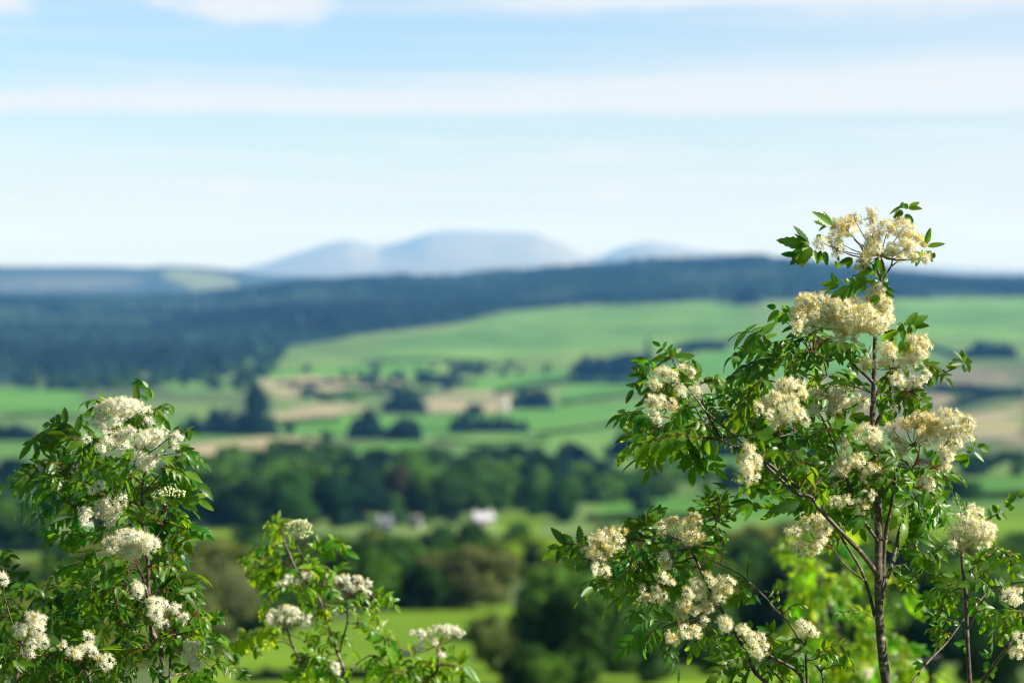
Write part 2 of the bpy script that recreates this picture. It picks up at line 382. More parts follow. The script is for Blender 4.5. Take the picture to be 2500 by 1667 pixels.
def make_terrain():
    th = np.radians(np.concatenate([np.arange(-180, -17, 4.0), np.arange(-17, 17.01, .08), np.arange(20, 180, 4.0)]))
    r = np.concatenate([np.exp(np.linspace(math.log(.6), math.log(100), 60, endpoint=False)),
                        np.exp(np.linspace(math.log(100), math.log(6000), 800, endpoint=False)),
                        np.exp(np.linspace(math.log(6000), math.log(26000), 150))])
    R, A = np.meshgrid(r, th, indexing='ij')
    X = R * np.sin(A); Y = R * np.cos(A); Z = height(X, Y)
    # soft look-back side: keep the hill gentle behind the viewpoint
    back = np.clip((np.abs(A) - .6) / .8, 0, 1)
    Z = Z * (1 - back) + back * np.interp(np.log(R), [0, 4, 7, 10.4], [-1.6, 4, 30, 60])
    Pn = np.stack([X, Y, Z + CZ], -1)
    u, v = proj(Pn); dx, dv = u / DS, v / DS
    dx = dx + 7 * vnoise(X / 60, Y / 60, 9) + 26 * vnoise(X / 140, Y / 200, 10); dv = dv + 3.0 * vnoise(X / 45, Y / 45, 8) + 6 * vnoise(X / 130, Y / 130, 11)
    col = np.empty(Pn.shape, np.float32); col[:] = ROUGH
    # quilt of fields everywhere else
    q = vnoise(np.floor(X / 190 + .6 * vnoise(Y / 300, X / 300, 5)), np.floor(Y / 260), 6) + .5
    for lo, c in ((.0, ROUGH), (.35, G4), (.6, G3), (.8, ROUGH)): col[(q >= lo) & (R > 60)] = c
    front = np.abs(A) < .45
    for c, poly in FIELDS: col[inpoly(dx, dv, poly) & front & (R < 6000)] = c
    # rushes and rank grass coming through the pale and the brown land
    rank = vnoise(X / 34, Y / 60, 14) + .6 * vnoise(X / 14, Y / 25, 15)
    for base_c, other, lim in ((TAN, G4, .20), (TAN, ROUGH, .36), (MOOR, ROUGH, .12), (MOOR, TAN, -9)):
        sel = (np.abs(col - np.array(base_c, np.float32)).sum(-1) < 1e-4) & ((rank > lim) if lim > -1 else (rank < -.32)); col[sel] = other
    near = R < 60; col[near] = (.10, .16, .03)
    forest_floor = front & (R < 6000) & (R > 1500) & inpoly(dx, dv, FOREST)
    col[forest_floor] = (.03, .05, .035)
    farh = R > 6400; col[farh] = (.035, .055, .04)
    col[farh & (R < 14000) & inpoly(dx, dv, [(370, 616), (440, 618), (560, 640), (540, 665), (440, 668), (380, 640)])] = (.13, .165, .075)
    col[farh & (R < 14000) & inpoly(dx, dv, [(0, 640), (260, 632), (330, 650), (200, 668), (0, 668)])] = (.085, .10, .075)
    col[farh & (R < 14000) & inpoly(dx, dv, [(350, 600), (600, 600), (560, 634), (440, 618), (370, 616)])] = (.012, .02, .02)
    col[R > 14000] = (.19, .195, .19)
    nth = len(th)
    def strip(name, i0, i1, kind='structure'):
        g = Geo(); n = i1 - i0 + 1
        V = Pn[i0:i1 + 1].reshape(-1, 3)
        i = np.arange(n - 1)[:, None] * nth; j = np.arange(nth)[None]; k = (j + 1) % nth
        F = np.stack([i + j, i + nth + j, i + nth + k, i + k], -1).reshape(-1, 4)
        F = F[:, ::-1]
        g.add(V, F, np.concatenate([col[i0:i1 + 1].reshape(-1, 3), np.ones((n * nth, 1), np.float32)], 1))
        if i0 == 0:
            g.add(np.vstack([[0, 0, CZ - 1.6], Pn[0]]), np.stack([np.zeros(nth, int), (np.arange(nth) + 1) % nth + 1, np.arange(nth) + 1], -1), col[0, 0])
        o = g.build(name, M_GROUND); o['kind'] = kind
        return o
    i1 = int(np.searchsorted(r, 6400)); i2 = int(np.searchsorted(r, 14000))
    tag(strip('ground', 0, i1), 'patchwork of green pasture and tan fields across the valley')
    tag(strip('hills', i1, i2), 'low blue hills along the horizon on the left')
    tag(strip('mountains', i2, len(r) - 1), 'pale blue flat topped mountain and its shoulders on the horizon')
FOREST = [(-300, 690), (300, 690), (470, 681), (560, 668), (700, 651), (900, 643), (1050, 641), (1150, 630), (1300, 617), (1450, 611), (1600, 605), (1740, 598), (1850, 608), (2060, 630), (2200, 642), (2352, 646), (2700, 652), (2700, 680),
          (2352, 682), (2060, 688), (1760, 692), (1690, 700), (1600, 690), (1450, 700), (1300, 702), (1150, 716), (1060, 742), (900, 760), (800, 776), (640, 800), (540, 838), (500, 850), (400, 868), (300, 850), (200, 882), (100, 862), (0, 884), (-300, 880)]
make_terrain()

# ------------------------------------------------------------------ far forest, copses, trees
def cones(pos, hgt, wid, seed, tiers=2, sides=7, shade=None):
    """many small conifers as one geometry"""
    rg = np.random.default_rng(seed); g = Geo(); n = len(pos)
    tpl = []; F = []
    c = 0
    for k in range(tiers):
        z0 = .08 + .42 * k; z1 = min(1.0, z0 + .62); w = 1 - .48 * k
        th = np.linspace(0, 2 * np.pi, sides, endpoint=False) + k
        ring = np.stack([np.cos(th) * w * .5, np.sin(th) * w * .5, np.full(sides, z0)], 1)
        tpl += [ring, [[0, 0, z1]]]
        F += [[c + i, c + (i + 1) % sides, c + sides] for i in range(sides)]; c += sides + 1
    T = np.vstack(tpl); F = np.array(F)
    jit = 1 + .35 * (rg.random((n, len(T), 1)) - .5)
    V = T[None] * jit * np.stack([wid, wid, hgt], -1)[:, None] + pos[:, None]
    col = np.repeat((.6 + .8 * rg.random((n, 1, 1))) * np.ones((1, 1, 3)), len(T), 1)
    if shade is not None: col = col * shade[:, None, :]
    g.add(V.reshape(-1, 3), (F[None] + (np.arange(n) * len(T))[:, None, None]).reshape(-1, 3), col.reshape(-1, 3))
    return g
def scatter_forest():
    rg = np.random.default_rng(3); n = 90000
    r = np.sqrt(rg.uniform(1900 ** 2, 5300 ** 2, n)); a = rg.uniform(-.33, .30, n)
    x, y = r * np.sin(a), r * np.cos(a); z = height(x, y) + CZ
    u, v = proj(np.stack([x, y, z], -1)); u = u / DS + 6 * vnoise(x / 60, y / 60, 9); v = v / DS
    gap = vnoise(x / 160, y / 120, 12) + .5 * vnoise(x / 60, y / 50, 13)
    clear = inpoly(u, v, [(1190, 678), (1310, 672), (1330, 690), (1200, 700)]) | inpoly(u, v, [(1500, 640), (1720, 628), (1900, 650), (1560, 655)])
    ok = (inpoly(u, v, FOREST) | ((r > 4700) & (v < 700))) & (gap < .27) & ~clear & (r < 5150)
    p = np.stack([x, y, z], -1)[ok]
    p = p[:16000]
    blk = vnoise(np.floor(p[:, 0] / 260 + .4 * vnoise(p[:, 1] / 200, p[:, 0] / 200, 31)), np.floor(p[:, 1] / 330), 32)       # plantation blocks of different age
    pat = vnoise(p[:, 0] / 200, p[:, 1] / 260, 33)
    h = rg.uniform(11, 15, len(p)) * (1 + .6 * blk); sh = np.clip(1 + 1.1 * blk + 1.0 * pat, .35, 2.4)[:, None] * np.array([1, 1, 1.0]) + np.clip(blk + pat, 0, 1)[:, None] * np.array([1.2, .5, .1])
    g = cones(p, h, h * rg.uniform(.75, 1.1, len(p)), 5, shade=sh)
    o = g.build('forest', M_CONIFER, smooth=False); o.color = (.012, .030, .026, 1)
    tag(o, 'dark conifer forest covering the ridge across the valley', 'forest', kind='stuff')
scatter_forest()

def blob_tree_mesh(name, seed, shape='round', n=6500):
    """crown of leaf clumps filling a few overlapping lobes; unit height and unit width"""
    rg = np.random.default_rng(seed); lobes = []
    if shape == 'round':
        for k in range(24):
            a = rg.uniform(0, 2 * np.pi); q = rg.uniform(.05, .32); zz = rg.uniform(.12, .80)
            q *= 1.2 - abs(zz - .5)
            lobes.append((np.array([q * np.cos(a), q * np.sin(a), zz]), rg.uniform(.13, .23)))
        lobes.append((np.array([0, 0, .55]), .30))
    elif shape == 'spread':
        for k in range(26):
            a = rg.uniform(0, 2 * np.pi); q = rg.uniform(.08, .38); zz = rg.uniform(.14, .78) - .25 * q
            lobes.append((np.array([q * np.cos(a), q * np.sin(a), zz]), rg.uniform(.10, .22)))
    else:
        for k in range(16):
            zz = .12 + .8 * (k / 15) ; q = .30 * (1.02 - zz) * rg.uniform(.5, 1.0); a = rg.uniform(0, 2 * np.pi)
            lobes.append((np.array([q * np.cos(a), q * np.sin(a), zz]), .05 + .24 * (1.02 - zz)))
    w = np.array([l[1] ** 2 for l in lobes]); w /= w.sum()
    idx = rg.choice(len(lobes), n, p=w)
    d = unit(rg.normal(size=(n, 3))); rad = rg.uniform(.55, 1.05, n) ** .6
    c = np.array([lobes[i][0] for i in idx]); R = np.array([lobes[i][1] for i in idx])
    p = c + d * (R * rad)[:, None] * np.array([1, 1, .85])
    nn = unit(d + .45 * rg.normal(size=(n, 3))); ax = unit(np.cross(nn, rg.normal(size=(n, 3)))); bx = np.cross(nn, ax)
    s = rg.uniform(.014, .032, n)[:, None]
    V = np.stack([p - ax * s - bx * s * .6, p + ax * s - bx * s * .5, p + ax * s * .7 + bx * s, p - ax * s * .8 + bx * s * .7], 1)
    F = np.arange(n * 4).reshape(n, 4)
    lc = rg.uniform(.65, 1.35, len(lobes))[idx] * rg.uniform(.75, 1.25, n)
    col = np.repeat(lc[:, None, None] * np.ones((1, 4, 3)), 1, 1)
    g = Geo(); g.add(V.reshape(-1, 3), F, col.reshape(-1, 3)); 
    cr = g.build(name, M_CROWN, smooth=False)
    t = Geo()
    tube(t, spline([(0, 0, -.06), (.01, 0, .15), (.0, .01, .35), (.015, 0, .6)]), np.linspace(.032, .012, 16), 6)
    for k in range(6):
        l = lobes[rg.integers(len(lobes))][0]
        tube(t, spline([(0, 0, .18 + .05 * k), l * np.array([.5, .5, .8]) + np.array([0, 0, .08]), l]), np.linspace(.014, .004, 11), 5)
    tr = t.build(name + '_trunk', M_TRUNK)
    return cr, tr
PROTO = {}
for k, (nm, sh) in enumerate([('round', 'round'), ('round', 'round'), ('spread', 'spread'), ('spread', 'spread'), ('cone', 'cone')]):
    PROTO.setdefault(nm, []).append(blob_tree_mesh('crown', 20 + k, sh))
_used = set()
def put_tree(kind, dx, dv, wpx, hpx, col, label, cat='tree', name='tree', group='trees in the valley', variant=None):
    p, r = hit(dx, dv)
    lst = PROTO[kind]; k = (variant if variant is not None else random.randrange(len(lst))) % len(lst)
    root = empty(name, p); tag(root, label, cat, group)
    for src, nm in zip(lst[k], ('crown', 'trunk')):
        o = src.copy(); COL.objects.link(o); o.name = nm; o.parent = root
        o.scale = (wpx * S * r, wpx * S * r, hpx * S * r); o.rotation_euler = (0, 0, random.uniform(0, 6.28))
        if nm == 'crown': o.color = (*[c * random.uniform(.85, 1.15) for c in col], 1)
    return root
DG = (.029, .072, .013); MG = (.060, .135, .016); OL = (.115, .150, .022); GR = (.095, .125, .040); YG = (.14, .22, .016); BL = (.012, .034, .020); PU = (.045, .048, .026)
TREES = [
 # the dark wood in the middle of the valley, front row
 ('round', 490, 1214, 130, 150, DG, 'dark tree at the left end of the dark valley wood'),
 ('spread', 585, 1216, 150, 138, DG, 'broad dark tree second from the left end of the dark wood'),
 ('round', 672, 1216, 150, 146, DG, 'rounded tree with sunlit right side, above the small middle rowan'),
 ('spread', 760, 1212, 130, 140, BL, 'very dark tree in the wood right of the sunlit rounded tree'),
 ('round', 832, 1206, 130, 146, BL, 'near black tree at the middle of the dark wood'),
 ('round', 905, 1196, 110, 140, PU, 'dark purplish tree standing behind the bluish cottage'),
 ('spread', 968, 1196, 100, 140, MG, 'mid green tree between the purplish tree and the big round one'),
 ('round', 1040, 1204, 160, 134, DG, 'big round dark tree directly left of the white house'),
 ('spread', 1175, 1172, 90, 94, MG, 'loose green tree just behind and right of the white house'),
 ('round', 1225, 1186, 110, 126, MG, 'tall green tree at the right end of the dark wood'),
 ('round', 1290, 1200, 110, 110, DG, 'dark tree right of the little green field by the white house'),
 # back row
 ('round', 610, 1098, 90, 52, MG, 'small tree on the wood skyline below the tan stubble field'),
 ('round', 700, 1096, 80, 52, MG, 'low tree on the wood skyline right of the stubble field'),
 ('cone', 778, 1092, 50, 72, BL, 'narrow dark conifer poking above the dark wood'),
 ('round', 830, 1100, 90, 60, MG, 'tree on the wood skyline between conifer and purple crown'),
 ('spread', 895, 1106, 110, 74, PU, 'dark purple leaved tree topping the wood skyline'),
 ('round', 965, 1104, 100, 56, MG, 'tree on the wood skyline right of the purple crown'),
 ('spread', 1080, 1104, 130, 50, MG, 'low wide tree on the skyline above the big round tree'),
 ('round', 1180, 1110, 100, 60, MG, 'tree on the skyline above the white house'),
 ('spread', 1270, 1130, 110, 60, GR, 'greyish tree on the skyline left of the square dark copse'),
 ('round', 1360, 1136, 90, 52, DG, 'dark tree below the square dark copse'),
 ('spread', 1440, 1150, 130, 72, DG, 'dark wide tree left of the tall right rowan, above a green strip'),
 ('round', 1520, 1146, 90, 80, MG, 'green tree behind the left tip of the tall rowan'),
 # nearer trees in the lower part
 ('spread', 640, 1300, 150, 70, MG, 'green tree behind the top of the small middle rowan'),
 ('round', 515, 1490, 210, 225, GR, 'large grey brown tree between the left and middle rowans'),
 ('spread', 470, 1320, 100, 90, MG, 'green tree behind the right edge of the left rowan'),
 ('round', 760, 1330, 160, 110, MG, 'green tree behind and right of the middle rowan'),
 ('spread', 905, 1392, 210, 150, DG, 'dark green tree above the bright field, right of the middle rowan'),
 ('round', 905, 1292, 130, 70, MG, 'bushy green tree below the bluish cottage'),
 ('round', 990, 1290, 110, 72, DG, 'dark bushy tree below the small white cottage'),
 ('spread', 1090, 1396, 250, 165, GR, 'round grey brown tree above the bright field'),
 ('spread', 1210, 1330, 180, 120, YG, 'bright green wide tree right of the grey brown one'),
 ('round', 1000, 1400, 150, 110, DG, 'dark tree at the far edge of the bright field'),
 ('spread', 1130, 1545, 140, 155, GR, 'grey olive bush on the right edge of the bright field'),
 ('round', 1330, 1580, 330, 262, DG, 'biggest dark oak at the bottom centre'),
 ('spread', 1250, 1600, 150, 120, MG, 'mid green bush at the foot of the biggest dark oak'),
 ('round', 1200, 1600, 160, 130, DG, 'dark bush right of the bottom middle flower head'),
 ('spread', 1470, 1570, 170, 190, DG, 'dark tree right of the biggest oak behind the arching rowan'),
 ('round', 1410, 1290, 140, 90, MG, 'green tree left of the arching rowan tip'),
 ('round', 1590, 1380, 200, 170, OL, 'olive tree behind the low arching rowan'),
 ('spread', 1720, 1300, 170, 110, OL, 'yellowish olive tree in the gap left of the tall rowan'),
 ('round', 1640, 1550, 200, 190, DG, 'dark tree behind the white flower heads of the arching rowan'),
 ('round', 1800, 1530, 220, 260, BL, 'black green tree behind the long bare twig'),
 ('spread', 1830, 1290, 160, 110, GR, 'grey green tree just left of the tall rowan stems'),
 ('round', 1950, 1330, 170, 150, MG, 'green tree behind the forks of the tall rowan'),
 ('spread', 2140, 1330, 170, 120, OL, 'olive tree between the tall rowan and the slender stem'),
 ('round', 2135, 1590, 170, 210, BL, 'black green tree between the tall rowan and the slender stem'),
 ('spread', 2290, 1590, 190, 170, DG, 'dark tree in the bottom right corner'),
 ('round', 2060, 1180, 120, 80, MG, 'green tree seen through the tall rowan crown'),
 ('spread', 2180, 1150, 160, 60, DG, 'dark green tree right of the tall rowan crown'),
 ('spread', 2250, 1090, 120, 44, DG, 'low dark tree below the brown moor'),
 ('round', 40, 1130, 110, 84, BL, 'dark trees crown at the left edge'),
 ('spread', 60, 1250, 110, 70, DG, 'dark tree at the left edge above the green strip'),
 ('round', 230, 1330, 150, 120, GR, 'grey green tree behind the left rowan trunk'),
 ('spread', 90, 1400, 200, 90, MG, 'green tree behind the leftmost rowan branch'),
 # single trees in the fields
 ('cone', 585, 1002, 60, 128, BL, 'tall dark conifer beside the long dark copse'),
 ('round', 664, 1002, 34, 40, DG, 'small round tree right of the tall dark conifer'),
 ('round', 752, 1020, 36, 34, DG, 'lone small tree in the green field right of the stubble'),
 ('round', 540, 1055, 30, 36, OL, 'lone olive tree in the tan stubble field'),
 ('cone', 1488, 850, 30, 80, DG, 'slim dark tree left of the tip of the arching rowan'),
 ('spread', 1090, 955, 46, 34, DG, 'small dark tree on the edge of the pale stubble'),
]
for t in TREES:
    put_tree(*t)

def copse(cx, bv, wpx, hpx, col, label, n=None, seed=1, conifer=False, depth=60, kind='stuff'):
    """a clump of trees that reads as one dark mass"""
    rg = np.random.default_rng(seed); p0, r = hit(cx, bv); w = wpx * S * r; h = hpx * S * r
    n = n or max(9, int(w / (h * .17))); g = Geo()
    src = PROTO['cone' if conifer else 'round']
    for i in range(n):
        me = src[rg.integers(len(src))][0].data; nv = len(me.vertices)
        co = np.empty(nv * 3, np.float32); me.vertices.foreach_get('co', co); co = co.reshape(-1, 3)
        nq = nv // 4; keep = rg.permutation(nq)[:900]; co = co.reshape(nq, 4, 3)[keep]
        f = (i + .5) / n - .5
        hh = h * rg.uniform(.6, 1.12) * (1 - .45 * abs(2 * f) ** 4); ww = max(hh * rg.uniform(.6, 1.0), w / n * 1.3)
        # bigger clumps, they only read as mass
        ctr = co.mean(1, keepdims=True); co = ctr + (co - ctr) * 2.6
        x = p0[0] + f * (w - ww * .8); y = p0[1] + rg.uniform(0, depth); z = CZ + float(height(x, y)) 
        V = co * np.array([ww, ww, hh]) + np.array([x, y, z - .08 * hh])
        g.add(V.reshape(-1, 3), np.arange(900 * 4).reshape(-1, 4), np.ones(3) * rg.uniform(.7, 1.3))
    o = g.build('copse', M_CONIFER if conifer else M_CROWN, smooth=False); o.color = (*col, 1)
    tag(o, label, 'copse', kind=kind)
    return o
COPSES = [
 (1010, 884, 130, 30, BL, 'low dark strip of trees above the pale stubble', False),
 (1075, 858, 90, 26, BL, 'small dark clump on the slope above the pale stubble', False),
 (1460, 848, 110, 44, BL, 'dark clump behind the slim dark tree on the slope', False),
 (1610, 806, 130, 28, BL, 'dark strip of trees halfway up the slope behind the tall rowan', False),
 (30, 1118, 150, 74, BL, 'dark block of trees at the left edge behind the left rowan', True),
 (50, 1232, 90, 44, BL, 'small dark clump at the left edge above the bright strip', False),
 (1340, 1138, 150, 46, BL, 'dark line of trees below the square dark plantation', False),
 (1480, 1175, 60, 66, DG, 'dark clump at the left end of the narrow green strip', False),
 (2230, 905, 150, 24, BL, 'dark gorse bank across the brown moor', False),
 (520, 1000, 250, 62, BL, 'long dark copse above the tan stubble field', True),
 (840, 1008, 96, 74, BL, 'upright dark copse in the middle of the green fields', True),
 (925, 1012, 100, 58, BL, 'lower dark copse touching the upright one', False),
 (928, 948, 110, 56, BL, 'dark copse at the left end of the pale stubble', False),
 (1062, 995, 70, 50, BL, 'dark left block of the long copse in the green pasture', True),
 (1140, 992, 160, 42, BL, 'long low dark copse in the middle of the green pasture', True),
 (1222, 938, 110, 54, BL, 'dark copse at the right end of the pale stubble', False),
 (1395, 868, 190, 60, BL, 'dark copse on the green slope left of the arching rowan', False),
 (1510, 1048, 260, 74, BL, 'dark plantation behind the left tip of the tall rowan', True),
 (1322, 1080, 116, 78, BL, 'square dark plantation left of the tall rowan', True),
 (1740, 1050, 320, 60, BL, 'dark plantation seen through the tall rowan branches', True),
 (2275, 824, 136, 44, BL, 'dark oval copse on the right hand green slope', True),
 (1716, 700, 70, 48, BL, 'dark corner of trees below the ridge forest', True),
 (30, 1012, 130, 44, BL, 'dark copse at the left edge below the green field', False),
 (500, 862, 60, 40, BL, 'dark trees at the lower tip of the forest', True),
 (590, 945, 60, 70, BL, 'grey green clump above the tall dark conifer', False),
]
for i, c in enumerate(COPSES):
    copse(c[0], c[1], c[2], c[3], c[4], c[5], seed=50 + i, conifer=c[6], depth=.1 * c[2] * S * 2000)
def wood(name, poly, n, hm, cols, label, seed, r0=120, r1=1500):
    """crowns massed so that nobody could count them"""
    rg = np.random.default_rng(seed); g = Geo(); got = 0
    src = PROTO['round'] + PROTO['spread']; xs = [q[0] for q in poly]; ys = [q[1] for q in poly]
    while got < n:
        dx, dv = rg.uniform(min(xs), max(xs)), rg.uniform(min(ys), max(ys))
        if not inpoly(np.array([dx]), np.array([dv]), poly)[0]: continue
        p, r = hit(dx, dv)
        me = src[rg.integers(len(src))][0].data; nv = len(me.vertices)
        co = np.empty(nv * 3, np.float32); me.vertices.foreach_get('co', co); co = co.reshape(-1, 4, 3)
        co = co[rg.permutation(len(co))[:1000]]; ctr = co.mean(1, keepdims=True); co = ctr + (co - ctr) * 2.3
        h = hm * rg.uniform(.6, 1.25); w = h * rg.uniform(1.0, 1.5)
        V = co * np.array([w, w, h]) + p - np.array([0, 0, .08 * h])
        g.add(V.reshape(-1, 3), np.arange(4000).reshape(-1, 4), np.array(cols[rg.integers(len(cols))]) * rg.uniform(.75, 1.25)); got += 1
    o = g.build(name, M_CROWN, smooth=False); o.color = (1, 1, 1, 1)
    tag(o, label, 'wood', kind='stuff')
wood('woodland', [(430, 1085), (1240, 1090), (1300, 1190), (1150, 1168), (1040, 1180), (1000, 1195), (700, 1214), (440, 1218)], 110, 14, [DG, MG, BL, MG], 'undergrowth and crowns massed in the dark valley wood', 301)
wood('scrub', [(450, 1300), (660, 1275), (840, 1255), (1020, 1272), (1180, 1275), (1240, 1268), (1320, 1330), (1180, 1380), (860, 1405), (640, 1440), (560, 1470), (430, 1420)], 80, 6.0, [DG, MG, MG, OL, DG], 'scrub and bushes filling the dip before the bright field', 302)
wood('scrub', [(1220, 1420), (1400, 1290), (1600, 1260), (1900, 1260), (2352, 1310), (2352, 1520), (1800, 1525), (1240, 1530)], 100, 6.5, [DG, MG, MG, OL, DG], 'dark scrub below the tall rowan between the separate trees', 303)
wood('scrub', [(1270, 1115), (1560, 1105), (1900, 1110), (2352, 1075), (2352, 1100), (2060, 1110), (2000, 1145), (1540, 1140), (1370, 1158), (1280, 1160)], 50, 9, [DG, MG, MG, BL], 'grey green scrub along the valley floor behind the tall rowan', 304)
wood('scrub', [(0, 1130), (420, 1090), (430, 1200), (170, 1252), (0, 1258)], 45, 9, [DG, MG, BL, DG], 'scrub behind the left rowan', 305)
wood('scrub', [(0, 1370), (300, 1350), (560, 1320), (560, 1440), (400, 1540), (0, 1560)], 45, 7, [DG, MG, OL, GR], 'bushes behind the lower half of the left rowan', 306)
wood('scrub', [(0, 850), (200, 868), (400, 850), (540, 826), (660, 800), (640, 850), (560, 900), (420, 890), (200, 900), (0, 895)], 200, 9, [BL, DG, BL, MG], 'scrub fraying out below the conifer forest', 307)
wood('scrub', [(620, 860), (960, 838), (1160, 830), (1300, 846), (1180, 880), (960, 910), (700, 930)], 55, 8, [BL, DG, MG], 'scattered bushes between the tan strips on the slope', 308)
def hedge(pts, hpx, col, label, seed):
    rg = np.random.default_rng(seed); g = Geo(); P3 = []; RR = []
    for a, b in zip(pts[:-1], pts[1:]):
        n = max(2, int(math.hypot(b[0] - a[0], b[1] - a[1]) / (hpx * .35)))
        for t in np.linspace(0, 1, n, endpoint=False):
            p, r = hit(a[0] + (b[0] - a[0]) * t, a[1] + (b[1] - a[1]) * t); P3.append(p); RR.append(r)
    for p, r in zip(P3, RR):
        h = hpx * S * r * rg.uniform(.6, 1.15); n = 130
        d = unit(rg.normal(size=(n, 3))); q = p + np.array([0, 0, h * .45]) + d * rg.uniform(.3, 1, (n, 1)) * np.array([h * .8, h * .5, h * .5])
        s = h * .12; a = unit(rg.normal(size=(n, 3))) * s; b = unit(rg.normal(size=(n, 3))) * s
        V = np.stack([q - a - b, q + a - b, q + a + b, q - a + b], 1)
        g.add(V.reshape(-1, 3), np.arange(n * 4).reshape(-1, 4), np.ones(3) * rg.uniform(.7, 1.3))
    o = g.build('hedge', M_CROWN, smooth=False); o.color = (*col, 1)
    tag(o, label, 'hedge', 'field hedges')
HEDGES = [
 ([(700, 1012), (760, 1030), (820, 1036)], 9, DG, 'thin hedge right of the tan stubble field'),
 ([(1000, 1012), (1100, 1022), (1260, 1012)], 8, DG, 'thin hedge under the long low copse'),
 ([(1240, 1000), (1360, 985), (1470, 968)], 9, DG, 'thin hedge dividing the green pasture left of the tall rowan'),
 ([(560, 960), (640, 972), (780, 968)], 10, DG, 'hedge behind the tall dark conifer'),
 ([(1290, 930), (1400, 915), (1500, 905)], 10, DG, 'hedge between two green pastures below the slope copse'),
 ([(1000, 880), (1080, 850), (1120, 842)], 12, DG, 'short dark hedge on the green slope below the forest'),
 ([(1480, 858), (1620, 800), (1760, 772)], 11, DG, 'slanting hedge climbing the green slope behind the tall rowan'),
 ([(640, 884), (760, 882), (860, 886)], 10, BL, 'thin hedge along the top of the tan strip'),
 ([(740, 912), (860, 902), (960, 905)], 12, DG, 'hedge under the tan strip left of the pale stubble'),
 ([(1140, 905), (1300, 880), (1480, 885)], 14, DG, 'hedge below the copse on the green slope'),
 ([(840, 835), (1000, 828), (1120, 835)], 7, DG, 'faint hedge between two pastures on the hill'),
 ([(0, 960), (100, 955), (210, 962)], 10, DG, 'hedge below the bright field on the left'),
 ([(420, 1068), (560, 1072), (720, 1066), (900, 1070), (1060, 1064)], 22, DG, 'long hedge along the top of the dark wood'),
 ([(1060, 1064), (1240, 1075), (1420, 1062)], 14, DG, 'hedge running right from the dark wood below the pasture'),
 ([(1540, 1095), (1700, 1100), (1900, 1095)], 22, DG, 'hedge below the green strip behind the tall rowan'),
 ([(2080, 1150), (2200, 1150), (2352, 1145)], 24, DG, 'hedge below the narrow green strip at the right'),
 ([(2120, 1072), (2250, 1062), (2352, 1060)], 24, BL, 'dark hedge along the foot of the brown moor'),
 ([(560, 1566), (680, 1562), (800, 1560), (900, 1562)], 30, BL, 'dark hedge at the near edge of the bright field'),
 ([(1360, 1200), (1500, 1198), (1640, 1192)], 20, DG, 'hedge under the green strip left of the tall rowan'),
 ([(170, 1262), (80, 1268), (0, 1270)], 24, BL, 'dark hedge above the green strip at the left edge'),
 ([(2130, 800), (2200, 822)], 12, BL, 'short hedge leading to the dark oval copse'),
 ([(2000, 905), (2120, 895), (2250, 900)], 18, BL, 'dark gorse strip across the brown moor'),
 ([(2180, 940), (2290, 915), (2352, 912)], 22, BL, 'wide dark gorse patch at the right edge of the moor'),
]
for i, h in enumerate(HEDGES): hedge(*h, seed=80 + i)
for lst in PROTO.values():
    for cr, tr in lst:
        bpy.data.objects.remove(cr); bpy.data.objects.remove(tr)

# ------------------------------------------------------------------ farm houses
M_WALL = plain_material('white_render', (.46, .44, .41), .8, .6, .06)
M_WALLB = plain_material('pale_blue_grey_render', (.36, .40, .47), .8, .6, .06)
M_SLATE = plain_material('slate', (.10, .105, .12), .5, 2, .3)
M_PALE = plain_material('pale_sheet_roof', (.42, .42, .45), .4, 1, .08)
M_GLASS = plain_material('window_glass', (.03, .035, .04), .1, 1, .1)
M_DOOR = plain_material('painted_door', (.10, .06, .05), .5, 2, .1)
def box(g, x0, x1, y0, y1, z0, z1):
    V = [(x, y, z) for z in (z0, z1) for y in (y0, y1) for x in (x0, x1)]
    g.add(V, [(0, 2, 3, 1), (4, 5, 7, 6), (0, 1, 5, 4), (2, 6, 7, 3), (0, 4, 6, 2), (1, 3, 7, 5)])
def house(dx, dv, wpx, hpx, wall, roof, label, rz, nwin=3, name='house'):
    p, r = hit(dx, dv); w = wpx * S * r; e = hpx * S * r; d = w * .55; rh = e * .62; hw, hd = w / 2, d / 2
    root = empty(name, p); root.rotation_euler = (0, 0, rz); tag(root, label, name)
    g = Geo(); box(g, -hw, hw, -hd, hd, -1.5, e)
    for s in (-1, 1):
        g.add([(s * hw, -hd, e), (s * hw, hd, e), (s * hw, 0, e + rh)], [(0, 1, 2)] if s > 0 else [(1, 0, 2)])
    g.build('wall', wall, root, smooth=False)
    g = Geo(); o_ = .3; q = .16
    for s in (-1, 1):
        sl_ = rh / hd; y1 = s * (hd + o_); z1 = e - o_ * sl_
        V = [(-hw - o_, y1, z1), (hw + o_, y1, z1), (hw + o_, 0, e + rh), (-hw - o_, 0, e + rh)]
        V = V + [(a, b, c + q) for a, b, c in V]
        g.add(V, [(0, 1, 2, 3), (7, 6, 5, 4), (0, 4, 5, 1), (1, 5, 6, 2), (2, 6, 7, 3), (3, 7, 4, 0)])
    rf = g.build('roof', roof, root, smooth=False)
    for s in (-1, 1):
        g = Geo(); cx = s * (hw - .5); box(g, cx - .35, cx + .35, -.3, .3, e + rh - .4, e + rh + .9); g.build('chimney', wall, rf, smooth=False)
    for k in range(nwin):
        x = -hw + w * (k + .5) / nwin
        if k == nwin // 2:
            g = Geo(); box(g, x - .5, x + .5, -hd - .06, -hd - .003, 0, min(2.0, e * .8)); g.build('door', M_DOOR, root, smooth=False)
        else:
            g = Geo(); box(g, x - .5, x + .5, -hd - .05, -hd - .003, e * .35, e * .8); g.build('window', M_GLASS, root, smooth=False)
house(1108, 1206, 48, 17, M_WALL, M_PALE, 'white farmhouse with a pale roof beside the big round dark tree', .5, 5)
